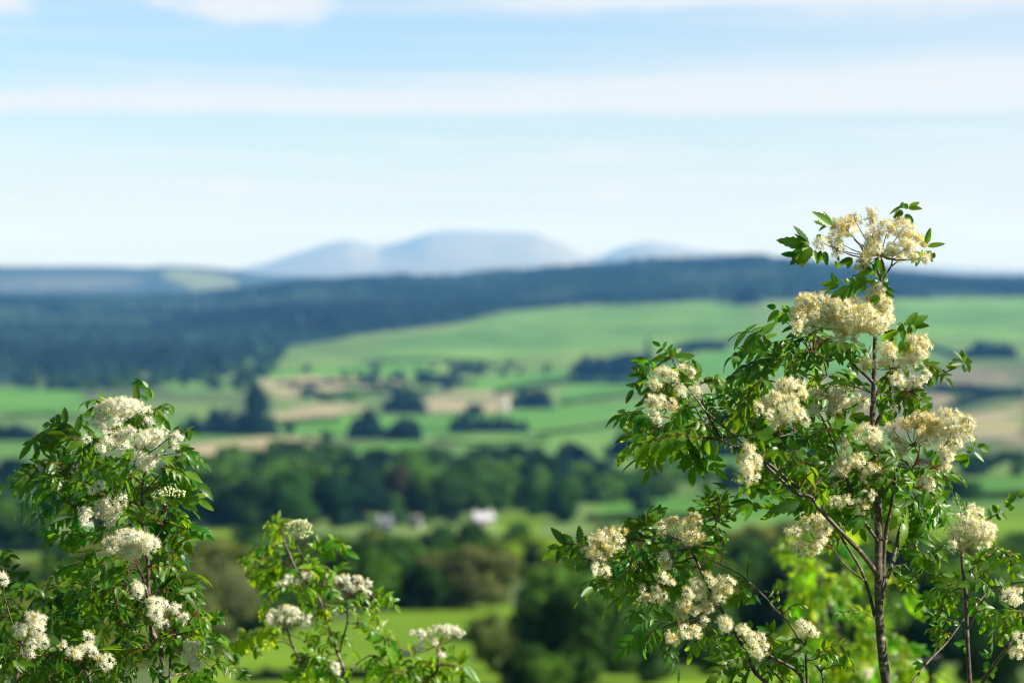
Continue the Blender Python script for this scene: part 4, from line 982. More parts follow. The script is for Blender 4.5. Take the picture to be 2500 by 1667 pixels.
R_S = [('T1', '500 640 130 540 500 630 315 465 470 650 235 605 420 690 320 610 340 740 135 735 380 720 320 790 500 650 260 885 535 660 360 880 640 530 590 500 790 370 540 200 800 370 680 180 780 360 590 320 770 355 600 410 800 380 760 290 560 680 600 860 650 690 620 850 700 700 725 890 850 770 880 830 1060 800 860 820 1040 790 900 880 870 850 855 915 1690 130 1510 215 1700 150 1690 70 1770 150 1940 160 1720 230 1840 330 1700 200 1570 270 1700 100 1760 160 1660 240 1600 290 1740 290 1850 400 2000 600 2040 400 2010 640 2230 610 1940 640 2030 570 1950 680 1910 900 1970 690 1990 880 2010 700 2010 830 2060 790 2100 720 1890 700 1890 910 1330 950 1390 780 1400 1040 1420 800 1400 1000 1510 920 1440 1060 1520 1040 1430 1130 1510 1165 1230 860 1280 880 1300 950 1070 1000 1280 960 1090 1050 1330 980 1060 980 870 1120 760 970 860 1110 650 1120 880 1130 710 1180 1000 1130 910 1050 1080 1100 975 1045 1000 1140 770 1290 1050 1130 900 1310 1250 1090 1040 1180 1230 1060 1020 1150 1250 1060 1380 1150 1340 1060 1500 1240 1390 1070 1490 1260 1180 1080 1000 1290 1300 1040 1060 1080 1380 1260 1270 1350 1470 1310 1590 1410 1060 1190 1000 1300 780 1210 660 1220 1500 1310 1560 1400 1200 1130 1150 1220 1400 900 1330 1060'),
 ('T2', '700 270 590 240 740 300 590 450 850 330 900 245 850 330 780 240 850 340 690 480 840 350 790 495 920 400 880 360 330 800 165 790 260 930 130 960 250 940 130 900 410 850 320 980 460 800 390 700 570 830 450 635 560 820 460 730 620 790 600 645 610 780 570 660 720 850 800 770 720 850 750 740 760 890 640 790 740 920 520 850 740 950 560 880 330 820 260 735 720 1010 330 1070 730 1010 440 960 500 1020 510 1070 600 1010 620 1080 1350 720 1480 870 1500 720 1580 860 1550 710 1610 870 1650 720 1730 830 1310 920 1450 930 1300 900 1400 840 1420 900 1330 880 1760 1090 1590 1010 1740 1140 1600 1060 1250 1200 1090 1150 1270 1230 1080 1260 1560 1210 1380 1130 1640 1130 1560 1210 1690 1170 1810 1260 1640 1230 1370 1220 1450 1260 1320 1450 1560 1240 1600 1340 1280 1250 1250 1330 1850 1230 1880 1330 540 1200 390 1330 540 1195 690 1310 520 1200 400 1290 620 1240 640 1320 600 1290 510 1390 400 1310 350 1500 360 1400 250 1568 470 1450 380 1440 1310 1440 1040 1568 1320 1440 1300 1540 1330 1440 1480 1470'),
 ('T3', '570 290 640 140 600 290 740 70 640 290 870 135 650 280 730 400 560 290 470 370 480 350 250 470 430 440 270 540 470 440 430 630 540 470 520 730 580 480 560 750 600 490 620 690 560 330 540 500 600 320 650 420 500 300 540 480 830 790 1020 770 850 800 1110 950 870 830 1050 940 880 870 950 1070 900 860 1010 1030 890 870 990 1020 800 780 880 680 790 800 700 860 780 880 830 950 900 1000 900 1070 1310 750 1180 620 1300 770 1160 790 1320 760 1370 660 1340 760 1430 745 1350 780 1410 880 1230 810 1090 810 700 1140 850 1120 770 1190 850 1140 780 1250 920 1210 860 1340 930 1270 770 1390 860 1300 240 1150 230 980 330 1160 300 1020 350 1000 250 1000 250 1370 270 1220 300 1230 250 1390 130 1110 40 1050 100 1100 70 1010 400 1540 380 1420 350 1480 280 1568 60 1430 -40 1400 120 1450 20 1490'),
 ('T4', '540 270 370 320 550 270 440 250 640 270 590 150 650 250 750 160 660 270 830 240 690 280 910 250 700 300 850 310 720 440 620 400 720 350 840 330 1000 480 890 310 990 470 950 320 800 570 720 440 780 560 990 560 790 560 1000 620 780 570 1010 490 560 740 540 930 720 720 690 850 800 720 850 810 290 520 130 430 340 430 310 380 260 540 200 400 280 560 310 640 230 560 140 690 350 660 290 730 1200 650 1300 690 1320 840 1220 890 1330 820 1260 920 1500 900 1450 800 1550 860 1460 820 1330 900 1400 990 1800 570 1850 700 1660 850 1760 820 1610 860 1610 1030 1690 950 1620 1030 1800 1060 1690 1160 1820 1060 1880 1160 340 1310 280 1180 320 1330 190 1260 350 1360 110 1440 1010 1330 920 1400 980 1340 980 1480 1080 1340 1080 1540 1210 1360 1190 1560 1390 1290 1400 1400 1370 1400 1430 1520 720 1410 890 1530 1160 1290 960 1190 1430 1260 1320 1270 1500 1250 1590 1220 720 1050 820 1120 620 1040 700 1110 1600 1380 1550 1470 1660 1350 1730 1490 1740 1320 1810 1480 1820 1300 1910 1420 1720 1280 2030 1350 1740 1250 1880 1220 1740 1250 1650 1260'),
 ('T5', '720 720 800 820 760 720 1000 720 740 720 600 760 720 730 560 830 880 680 870 540 1350 430 1100 390 1330 500 1290 680 1160 380 1180 240 1540 480 1620 380 1440 330 1580 330 1430 310 1570 220 1640 300 1830 290 1650 280 1750 310 1380 790 1250 780 1380 800 1230 700 1390 800 1410 870 1450 780 1340 620 1020 820 1040 680 1400 900 1190 830 1400 930 1280 880 1680 650 1880 620 1690 700 1900 740 1790 770 1640 590 1680 740 1870 590 1800 780 1940 850 1920 850 1790 800 1690 1000 1560 1040 1510 1060 1390 1200 1720 1490 1430 1520 1000 1400 620 1510 1000 1420 850 1568 1050 1420 930 1568 1100 1420 1040 1568 1150 1420 1120 1568 940 1340 770 1430 950 1350 760 1280 290 1140 180 990 230 1190 220 1340 350 1170 350 1310 410 1190 440 1230 630 1290 410 1220 620 1110 730 1230 600 1150 590 1200 400 1400 110 1370 390 1410 130 1440 400 1420 100 1520 380 1420 340 1550 400 1400 520 1470 530 1340 650 1420 640 1300 770 1370 650 1280 780 1290'),
 ('T6', '1550 680 1620 520 1540 690 1460 760 1600 690 1700 650 1650 700 1760 750 1560 750 1690 870 1480 790 1440 970 1470 770 1280 890 1480 775 1300 780 1540 740 1460 680 1260 1040 1430 1100 1250 1030 1320 1010 1280 1060 1310 1110 1060 930 1120 800 1030 920 1030 840 960 820 1040 690 930 800 910 690 760 720 830 760 500 830 300 870 450 770 300 790 230 880 110 790 260 760 150 860 1010 1250 800 1230 1060 1310 810 1360 1080 1370 1280 1230 1070 1390 990 1430 1150 1360 1190 1450 560 1180 510 1290 540 1410 780 1370 790 1370 860 1520 720 1400 780 1500 1350 1430 1340 1260 1330 1400 1300 1330 1400 1480 1460 1380 420 200 330 230 390 130 360 260 460 280 500 360 400 350 350 420 450 330 430 400 160 290 0 270 130 310 0 320'),
 ('TB', '340 760 130 790 290 890 130 930 340 780 410 880 420 800 500 880 430 820 470 930 350 740 410 770 740 890 530 860 730 920 690 1150 720 940 640 1060 750 890 560 850 780 900 830 1050 940 800 760 640 950 800 780 700 950 810 1150 1000 960 820 1080 1080 860 850 1040 1010 870 860 970 1030 1040 750 910 640 1060 760 1250 900 900 330 810 510 1100 420 1110 640 1090 440 980 600 660 480 510 690 680 620 560 740 690 480 720 660 640 380 580 260 1170 100 1000 220 1270 260 1250 110 1200 200 1160 190 1300 320 1360 230 420 1130 520 1170 590 1190 670 1250 520 1120 650 1140 410 1280 400 1380 500 1310 510 1380'),
 ('TC', '1140 430 1050 640 1150 430 1160 620 1200 500 1190 370 1200 570 1260 460 1190 590 1240 670 920 430 790 520 960 470 930 540 1100 400 1000 520 1100 750 930 710 1150 690 1110 650 1180 700 1300 700 1200 780 1250 830 1290 1090 1200 1040 1310 1080 1330 1030 1290 1070 1370 1040 1320 1130 1400 1170 800 1320 660 1330 800 1300 690 1220')]
R_F = [
 ('T1', '1450 950', '950 400 190 130 .8 1080 290 90 60 1 840 560 90 110 .6 660 590 90 70 0 850 680 80 80 .3 1300 210 65 60 .8 1280 330 70 60 .8 1300 500 100 100 .5 1310 650 140 120 .3 1220 760 80 80 .4 1150 880 90 70 .3 1500 400 120 110 .7 1690 410 160 120 .5 1780 520 120 90 .4 1740 660 140 110 .2 1540 680 100 80 .1 1660 760 80 70 .1 1900 570 90 70 .5 1980 780 70 60 .3 1830 780 70 60 .2'),
 ('T2', '1980 640', '1080 200 150 110 .5 1280 160 130 90 .5 1010 330 110 110 .4 1180 320 120 90 .5 960 470 70 130 .5 1080 480 120 110 .2 1420 230 130 110 .5 1300 420 110 100 .2 1430 380 130 110 .3 1560 270 110 100 .3 1500 450 140 120 .3 1720 230 130 110 .2 1700 380 140 120 .3 1650 520 150 110 .2 1520 620 110 90 .3 1850 330 110 110 .3 1850 480 120 110 .2 1960 160 130 120 .3 2010 300 100 100 .3 2020 460 130 110 .15 2100 380 110 120 .2 1960 560 100 70 .1 1690 660 60 50 .4 2120 250 80 90 .3 2010 60 80 90 .3'),
 ('T3', '390 1000', '330 620 120 130 .3 280 780 70 60 .2 420 720 60 60 .3 600 740 110 110 .3 740 640 100 80 .3 800 560 100 130 .4 770 450 80 60 .5 660 460 60 50 .7 90 790 90 70 .4'),
 ('T3', '520 1150', '470 970 100 70 .2 560 1050 60 50 0 680 1000 70 70 0 770 1000 60 60 .1 850 930 50 70 .4'),
 ('T4', '700 900', '500 490 130 80 .4 620 520 80 80 .3 400 640 90 70 .4 350 820 50 90 .3 460 850 90 80 .2 400 980 80 80 .2 440 1080 60 50 .2 640 890 80 80 .2 740 720 60 80 .2 950 690 90 50 .1 870 470 50 60 .1 760 400 50 40 .2'),
 ('T2', '1100 1700', '860 1240 120 80 .2 980 1310 120 80 .3 680 1430 130 110 .5 760 1340 90 60 .6 560 1530 110 60 .3 900 1480 100 90 .1 1000 1400 100 60 .3'),
 ('T2', '1500 1650', '1220 1360 110 60 .3 1500 1350 130 100 .2 1430 1450 110 80 .2 1560 1480 90 70 .2 1750 1480 110 70 .1 1820 1450 60 60 .3 1190 1540 70 40 .4'),
 ('T5', '740 560', '480 200 60 80 .3 620 270 60 60 0 720 330 80 70 .1 900 250 160 110 .1 680 410 60 50 .1 1060 330 60 60 .2'),
 ('T5', '1400 480', '1190 230 70 80 .3 1450 170 90 80 .2 1380 280 70 50 .3'),
 ('T5', '1900 1000', '1870 520 180 110 .1 2000 600 100 90 .1 1970 690 60 50 .1'), ('T5', '1800 1100', '1560 640 70 90 .1 1600 850 130 110 .4 1520 960 120 90 .3 1760 860 70 90 .2 1850 1050 60 70 .1'),
 ('T6', '860 860', '800 420 140 110 .7 960 400 140 130 .5 680 380 90 70 .9 900 300 150 60 .6 1080 460 120 130 .3 960 600 120 70 .2 490 430 60 50 .6 480 520 60 40 .6 620 720 100 100 .2 560 610 90 60 .5'),
 ('T6', '1060 760', '1300 360 160 130 .1 1260 500 120 100 .05 1480 400 80 110 .4 1190 230 70 50 .2 1500 570 60 50 .2 1340 650 70 70 .1'),
 ('T6', '1000 960', '1180 750 110 90 .1 1230 830 70 70 .1 1190 920 70 70 .2'), ('T6', '300 1030', '440 940 110 60 .4 280 960 80 60 .4'), ('T6', '800 1200', '950 1130 100 80 .1 1020 1200 40 50 .2'),
 ('T5', '1900 1480', '1480 1390 90 70 .1 1640 1360 50 60 .1 1800 1440 70 70 .2 1930 1300 40 60 .1'),
 ('T8', '2060 1050', '1560 830 110 90 .1 1640 960 80 80 .1 1620 1080 60 60 .1 1700 690 60 60 .3 1860 660 90 80 .5 1740 780 70 60 .2 1930 800 110 80 .3 1900 920 80 70 .1 1800 1050 90 60 .2 1870 1020 50 50 .1 2000 720 60 60 .2'),
 ('T5', '560 760', '340 700 90 70 .3 310 850 90 110 .2 420 870 110 110 .05 350 1000 80 90 .1 360 1090 70 50 .1 460 1080 50 50 .1'),
]
rowan('rowan_tree', 'tall flowering rowan on the right, its top head of cream flowers against the sky', 4.0, R_TRUNK, R_BR, R_C, R_S, R_F,
      fill='2030 1170 130 60 20 1900 1030 130 60 11 2200 1150 90 50 9 2150 940 70 80 6 1720 1040 130 40 12 1960 870 90 50 7 1640 1080 70 30 6', young=[('TA', '1960 750 1500 690')], cream=1.5, extra=.7, group='flowering rowans in front')

# ---- the slender stem at the right edge
S_TRUNK = (6, [(2372, 1740), (2368, 1667), (2364, 1600), (2361, 1540), (2359, 1460), (2356, 1429), (2351, 1390), (2349, 1352), (2354, 1335), (2364, 1323)], 3.6)
S_BR = [(5.5, [(2374, 1735), (2398, 1667), (2414, 1641), (2434, 1612), (2454, 1587), (2478, 1550), (2500, 1524), (2540, 1470)], 4.0),
 (2.6, [(2361, 1540), (2380, 1500), (2406, 1455), (2428, 1435), (2470, 1424), (2500, 1420)], 1.6), (1.6, [(2405, 1270), (2420, 1262), (2438, 1250), (2460, 1225), (2485, 1205)], 1.0), (1.4, [(2353, 1352), (2370, 1325), (2405, 1274)], 1.2),
 (1.2, [(2360, 1330), (2345, 1248), (2328, 1212), (2320, 1175)], .8), (1.6, [(2350, 1400), (2378, 1385), (2400, 1360), (2450, 1345), (2490, 1360)], 1.0)]
S_C = [('TB', '1170 1320 800 1510 1150 1380 1000 1340 1480 1230 1680 1380 1440 1140 1390 1000 1920 920 1650 850 1930 940 1940 1110 2090 1080 1960 1140 1830 1150 1900 1180 1690 1440 1820 1420 1460 1470 1600 1568 1240 860 1060 800 1420 960 1340 860 1480 820 1620 940'),
 ('TC', '1480 540 1640 690 1460 500 1590 560 1370 690 1440 770 2000 640 1600 820 1700 790 1680 1130 2050 650 1830 780 2080 560 1980 600 1660 1500 1600 1560 2091 1370 2000 1400 1900 640 1750 700 1950 830 1820 960 2060 720 1960 880')]
S_S = [('TB', '1250 1220 960 1210 1210 1170 1050 1160 1260 1200 1190 1120 1400 1300 1190 1280 1410 1270 1320 1180 1190 1480 1210 1350 1100 1420 1030 1568 1190 1540 1260 1440 900 1410 790 1510 970 1430 930 1510 1470 1200 1390 1100 1480 1280 1400 1380 1480 1280 1460 1400 1640 1190 1540 1090 1540 960 1640 1000 1550 940 1490 1110 1590 890 1650 990 1500 940 1490 880 1520 850 1470 770 1700 760 1750 800 1900 930 1640 860 1880 950 1640 1070 1760 950 1790 990 2080 930 1990 1000 2060 1060 1920 1120 2090 1200 2000 1150 1760 1340 1720 1210 1850 1340 1810 1190 1880 1340 1890 1210 1690 1300 1660 1230 1470 1490 1380 1510 1600 460 1510 280 1650 470 1530 310 1750 370 1690 270 1760 370 1880 470 1750 380 1770 300 1900 250 2000 110 1890 240 1840 300 1890 310 1970 310 1870 240 1860 200 2020 150 2080 110'),
 ('TC', '1470 560 1380 520 1480 590 1600 600 1600 640 1680 700 1540 640 1550 730 1840 950 1900 1020 1800 1100 1780 1040 1640 1260 1510 1170 1650 1300 1570 1370 1650 1250 1630 1180 1640 1400 1560 1400 1690 1420 1750 1360 1660 1470 1720 1450')]
S_F = [('TB', '1340 860', '1410 310 60 50 .1 1320 380 70 60 .05 1510 390 70 70 .05 1380 490 100 70 .05 1500 570 150 110 .05 1640 580 90 100 .05 1260 590 110 70 .05 1190 680 70 70 .0 1460 680 120 90 .05 1580 720 110 110 .05 1650 660 80 90 .1 1190 780 60 50 .05 1310 780 60 60 .1'),
 ('TB', '1760 1350', '1920 1450 100 100 .05 1880 1390 50 40 .1 2000 1500 60 60 .1 2020 1370 40 30 .1'), ('TC', '1850 1150', '2040 970 70 70 .05 1980 1190 70 70 .1 2050 1150 60 60 .1')]
rowan('rowan_tree', 'slender rowan stem at the right edge with one large white flower head', 4.02, S_TRUNK, S_BR, S_C, S_S, S_F, group='flowering rowans in front', young=[('TC', '1640 1490 1600 1560')], cream=1.5, extra=.7)

# ---- the low arching rowan at the bottom centre right
A_TRUNK = (8, [(1990, 1760), (1972, 1700), (1951, 1644), (1905, 1614), (1880, 1600)], 3.0)
A_BR = [(6.0, [(1910, 1730), (1870, 1667), (1843, 1639), (1824, 1597), (1803, 1558), (1788, 1530), (1753, 1474), (1720, 1412), (1705, 1377), (1692, 1352), (1684, 1338)], 3.0),
 (2.6, [(1686, 1340), (1660, 1341), (1646, 1342), (1620, 1348), (1604, 1353), (1570, 1370), (1530, 1372), (1480, 1368), (1420, 1364)], 1.0), (2.2, [(1690, 1338), (1712, 1318), (1747, 1281), (1757, 1258), (1757, 1241)], 1.0),
 (3.0, [(1950, 1720), (1913, 1667), (1873, 1623)], 2.2), (4.0, [(1974, 1690), (1970, 1655), (1968, 1625), (1967, 1573), (1966, 1550)], 2.0),
 (3.2, [(1967, 1575), (1951, 1558), (1923, 1516), (1894, 1489), (1875, 1465), (1852, 1442), (1823, 1415), (1798, 1396), (1760, 1378)], 1.6), (1.2, [(1760, 1378), (1760, 1350), (1762, 1325)], .7), (1.2, [(1760, 1378), (1740, 1370), (1716, 1362)], .7),
 (1.2, [(1825, 1417), (1825, 1405), (1828, 1375)], .7), (3.4, [(2020, 1740), (2010, 1667), (2007, 1644), (1990, 1622)], 2.0), (2.0, [(1755, 1480), (1735, 1490), (1700, 1510), (1660, 1525)], 1.0), (2.4, [(1655, 1440), (1625, 1430), (1595, 1415), (1575, 1398)], 1.4), (2.0, [(1700, 1460), (1660, 1440), (1620, 1428)], 1.4),
 (1.4, [(1565, 1320), (1575, 1290), (1573, 1265)], .8), (1.6, [(1968, 1612), (1990, 1608), (2020, 1595), (2060, 1592)], .8), (1.4, [(1832, 1628), (1800, 1628), (1775, 1630)], .8)]
A_C = [('T7', '590 860 80 740 1200 430 970 340 1220 420 1260 270 1180 540 1340 560 1170 570 970 650 1280 640 1450 760 1300 800 1440 900 1560 650 1640 740 1080 870 860 830 1080 880 720 760 1080 880 1230 1000 1080 890 800 1000 1190 850 1330 1000 1250 1060 960 1060 900 1050 560 1200 800 1180 400 1340 930 1330 740 1500 1280 1160 1020 1250 1290 1150 1180 1260 1300 1100 1570 1290 1400 1180 1590 1220 1780 760 1590 960 1830 1000 1620 1220 1560 950 1680 1100 1890 960 2020 980 2000 700 1900 760 1970 540 2080 600 1850 250 1780 220 1900 360 1960 330 1000 760 1150 900 1000 900 880 1100 760 900 880 960 1150 700 1280 820 1380 860 1250 960 1050 1000 900 1160 1640 1120 1720 1290 1560 1060 1500 1200 1180 980 1050 1140 1000 640 1120 760'),
 ('T8', '610 530 500 330 560 700 460 560 600 690 720 640 620 560 760 600 300 560 400 700 560 760 640 950 560 760 480 850 350 1030 600 1060 240 1060 90 1190 340 1020 540 960 600 640 640 450 540 620 400 500 620 540 700 400'),
 ('T9', '500 690 280 720 650 760 440 820 720 860 570 1090 720 870 500 1120 700 870 220 1130 800 860 680 1160 960 800 900 980 1330 860 1090 1190 1300 1000 1470 1180 1350 920 1520 1090 1380 1050 1420 1250 1250 1030 1100 1160 1850 450 1560 570 1950 420 1980 560 1890 940 1560 1050 1680 980 1900 960 1720 1060 1840 1230 1640 1080 1560 1120 1760 1150 1620 1260 1900 1360 1420 1450 1100 820 900 800 1300 860 1250 760 1180 960 1040 1080 660 500 560 640 520 400 300 520 900 300 820 480 1000 150 900 350 960 60 1080 200 780 240 840 420 300 150 100 300 420 60 200 60 540 100 400 240 680 40 600 180'),
 ('TA', '930 1170 660 1120 640 960 690 1090 940 1180 1060 1390 960 1270 930 1390 700 1290 830 1440 620 1260 460 1410 1240 1180 1590 1090 1250 1190 1650 1250 1250 1240 1490 1250 860 1250 1000 1340 1000 1150 1100 1240')]
A_S = [('T7', '450 860 400 650 330 850 200 960 420 870 360 1020 300 900 240 1060 250 860 150 850 490 870 420 960 1130 390 970 350 1200 450 930 450 1200 370 1140 300 1240 370 1530 180 1250 400 1510 240 1260 350 1320 240 1240 420 1420 330 1230 430 1350 440 1390 310 1420 170 1190 520 1340 540 1190 530 1300 580 1180 540 950 560 1300 660 1230 600 1560 620 1380 600 1640 650 1530 750 560 1220 410 1340 640 1230 660 1310 760 1240 700 1360 930 1340 870 1530 920 1340 840 1300 1300 1190 1260 1300 1300 1200 1350 1290 1820 740 1620 890 1830 720 1930 780 1500 960 1530 1050 1940 980 2030 940 1900 980 1860 940 1750 880 1860 990 2060 500 1960 440 2080 560 2090 480 1990 480 1900 480'),
 ('T8', '620 520 480 330 600 500 430 310 480 440 380 370 430 480 260 420 590 700 760 790 600 700 520 580 650 450 720 290 700 300 510 110 720 290 540 270 690 480 700 400 300 540 190 540 430 780 490 830'),
 ('T9', '490 690 290 720 760 770 740 560 850 780 720 620 1060 850 1050 950 1400 880 1500 960 1260 870 1230 800 1560 560 1790 420 1850 470 1750 330 1860 480 1780 570 1850 500 1900 560 1880 440 1980 570 1640 900 1760 790 1850 870 1830 760 2040 910 1920 840 1700 1180 1640 1250 1500 1350 1430 1470 1540 1380 1530 1470 1640 1380 1620 1440'),
 ('TA', '930 1160 660 1130 840 1010 670 1000 850 1020 950 1130 1050 1040 870 1020 1080 1090 1180 1170 640 950 690 770 640 930 450 840 660 960 560 1040 640 960 770 950 680 1300 690 1390 1400 1140 1600 1090 1590 1160 1640 1250 1590 1200 1570 1390 1650 1280 1700 1360 1230 1240 1060 1180 1240 1170 1230 1110 1290 1400 1250 1310 1280 1390 1330 1330')]
A_Y = [('T8', '630 1240 660 950 620 1240 390 1180 960 1390 980 1200 960 1400 870 1370'), ('TA', '1340 1390 1670 1390 870 560 840 600 830 660 1060 580 830 680 990 770 870 690 890 760 740 690 600 400 740 690 720 360 720 650 590 590 800 1440 940 1568')]
A_F = [('T7', '690 830', '660 560 90 60 .3 800 500 90 50 .9 560 640 60 50 .8 540 740 80 60 .7 470 780 60 60 .3 660 640 80 50 .6 870 650 90 90 .3 780 730 60 60 .6 640 860 60 80 .1 590 1000 40 60 .1 700 1020 100 50 .0 940 510 50 50 .6 580 810 50 40 .3'),
 ('T7', '1790 720', '1590 390 80 60 .9 1440 450 60 80 .8 1730 400 50 40 .9 1850 330 90 60 .5 1890 400 70 60 .3 1680 580 70 60 .3 1830 560 80 80 .5 1920 580 70 80 .3 1800 640 60 50 .3 1430 560 40 30 .2 1540 390 60 50 .7'),
 ('T7', '1430 1180', '1470 870 70 90 .2 1520 930 40 60 .2 1460 1090 60 60 .1'), ('T7', '1450 1200', '1190 1240 40 50 .3 1230 1350 90 50 .8 1420 1340 100 80 .1 1360 1250 50 40 .1 1560 1180 40 50 .1'),
 ('T9', '1440 580', '1150 300 80 70 .2 1050 430 60 90 0 1190 420 90 90 .1 1350 300 70 80 .1 1300 200 40 40 .4 1550 320 100 100 .2 1420 460 80 90 0 1500 250 60 50 .3 1000 570 90 60 .6 970 650 90 80 .3 1130 640 70 70 0 1300 600 80 90 .2 950 740 60 60 .4 1250 770 60 50 .2'),
 ('T9', '1150 800', '980 870 50 60 .1 820 980 60 80 .4 1120 920 90 90 .1 1000 960 50 50 .1 900 1030 50 50 .2'), ('T9', '1600 900', '1500 780 90 70 .1 1540 860 60 60 .1'),
 ('T9', '1760 1050', '1740 890 80 60 .1 1830 920 80 50 .1 1860 1000 80 70 .1 1980 980 70 60 .1 1900 1140 60 80 .05 2020 1130 70 70 .05 1950 1200 60 50 .1'),
 ('TA', '1085 1010', '1060 820 80 70 .1 1040 900 60 60 .1 1130 900 80 60 .1 1200 950 50 40 .1')]
rowan('rowan_tree', 'low arching rowan at the bottom with long branches reaching left under the tall rowan', 3.97, A_TRUNK, A_BR, A_C, A_S, A_F, group='flowering rowans in front', young=A_Y, cream=1.5, extra=.7)

# ---- the rowan on the left
L_TRUNK = (7, [(402, 1740), (395, 1667), (392, 1587), (372, 1540), (362, 1481), (362, 1400), (358, 1330), (350, 1285), (346, 1200), (350, 1150), (338, 1100), (322, 1050), (310, 1030)], 2.0)
L_BR = [(4.5, [(375, 1580), (368, 1540), (362, 1481), (359, 1447), (345, 1403), (334, 1378)], 2.4), (4.0, [(420, 1740), (415, 1667), (417, 1592), (425, 1570)], 2.2), (3.6, [(396, 1690), (400, 1659), (430, 1645), (462, 1640), (480, 1600)], 1.6),
 (2.4, [(350, 1205), (355, 1199), (383, 1166), (410, 1140), (440, 1125)], 1.2), (2.4, [(352, 1130), (362, 1108), (380, 1095), (402, 1077), (430, 1060)], 1.2), (1.6, [(384, 1112), (405, 1110), (440, 1105)], .9),
 (1.8, [(358, 1440), (368, 1450), (395, 1447), (430, 1450)], 1.0), (2.4, [(362, 1490), (345, 1470), (320, 1455), (300, 1445), (260, 1440)], 1.0), (2.0, [(346, 1240), (320, 1225), (280, 1215), (220, 1210), (160, 1225)], 1.0), (2.0, [(346, 1180), (310, 1150), (270, 1140), (210, 1140), (140, 1150)], 1.0),
 (1.6, [(330, 1080), (290, 1075), (230, 1070), (180, 1072)], .9), (1.6, [(360, 1330), (390, 1300), (400, 1255), (402, 1225)], .9), (1.6, [(360, 1390), (400, 1350), (430, 1345)], 1.0), (1.6, [(365, 1520), (330, 1530), (290, 1525)], 1.0), (1.6, [(380, 1570), (420, 1550), (450, 1545)], 1.0)]
L_C = [('L1', '980 330 770 310 960 330 820 380 1450 300 1550 330 1480 370 1590 500 1460 390 1600 370 1400 370 1250 480 1480 450 1380 420 1310 520 1460 520 1350 500 1100 590 1170 510 1050 610 1030 400 900 420 700 670 230 740 760 680 430 520 640 670 320 800 700 700 470 840 960 670 750 850 780 700 760 870 820 580 880 680 760 890 450 900 500 930 170 1010 560 930 160 1060 700 930 480 1080 750 880 1060 940 780 800 900 900 720 920 390 1120 960 980 880 1100 800 980 560 1160 700 1080 420 1170 640 1120 280 1120 560 1240 120 1350 600 1250 240 1400 620 1280 290 1430 650 1350 310 1490 830 1140 670 1320 850 1150 500 1230 820 1330 660 1360 1720 820 1950 900 1640 620 1870 600 1600 700 1640 770 1620 930 1980 920 1560 960 1800 1060 1560 980 1640 1080 1620 1010 1700 1130 1500 960 1460 1060 1280 780 1200 900 1440 780 1340 770 1240 1060 1440 1080 1240 1060 1390 1200 1240 1080 1310 1240 1230 1080 1080 1240 1250 1050 1060 1130 1080 1190 850 1370 1120 1200 960 1290 1580 1370 1950 1300 1560 1400 1750 1420 1600 1420 1780 1470 1300 1320 1420 1460 1420 1420 1560 1530 1350 1330 1470 1260 1380 1460 1300 1540 1560 1440 1640 1540 1250 1380 1160 1430 1150 1470 1060 1568 1200 1470 1110 1400 1480 1480 1420 1560 1460 1330 1560 1300 700 1490 420 1560 650 1510 560 1480 800 1050 620 1120 900 900 760 980 640 960 540 1030 560 1000 360 1040 860 760 680 800 1500 860 1640 900 1300 900 1180 1000'),
 ('L3', '900 220 1090 270 760 150 860 70 800 100 880 110 720 200 620 140 700 180 560 60 640 60 500 100 700 250 730 290 560 200 480 160 820 420 530 590 830 420 920 500 720 530 840 580 660 560 620 600 850 640 810 750 860 650 930 740 720 740 1000 760 660 730 860 800 860 800 1030 900 960 860 940 960 920 900 960 960 980 970 1090 1040 1020 980 1050 1090 1110 1060 1200 1000 480 500 150 560 470 520 300 640 420 560 130 640 400 690 190 640 370 680 60 740 250 740 40 900 260 720 170 950 270 720 400 830 430 760 300 770 280 760 270 920 330 900 100 840 110 760 10 830 120 880 60 1000 380 960 280 1040 330 960 440 1060 340 1060 100 1080 320 1060 330 1160 250 1080 170 1200 360 1080 500 1190 430 1110 500 1210 360 1170 270 1220 500 960 600 1020 560 1000 480 940 820 1140 640 1240 850 1140 1020 1140 780 1180 790 1280 1040 1140 1140 1220 1040 1150 1100 1250 820 1130 660 1190 560 1270 340 1380 530 1270 680 1370 560 1260 640 1250 470 1270 350 1310 520 1430 390 1540 540 1430 700 1540 190 1460 80 1540 210 1470 420 1560 20 1350 120 1470 30 1360 100 1420 1140 1250 1340 1330 1120 1420 900 1500 1130 1420 1340 1480 1000 1460 880 1560 1200 1380 1320 1500 1340 1420 1430 1480 1050 1480 1080 1560 1290 1400 1360 1330 1230 1480 1240 1568 960 1540 1030 1560 580 620 700 680 560 700 420 760 640 820 560 900 480 820 400 900 700 1200 560 1240 300 850 380 960 160 300 40 240 120 440 0 480 220 240 100 200 780 1000 920 1080 740 1080 860 1120'),
 ('L2', '620 80 480 130 880 90 600 60 800 360 540 490 680 650 590 770 850 620 760 760')]
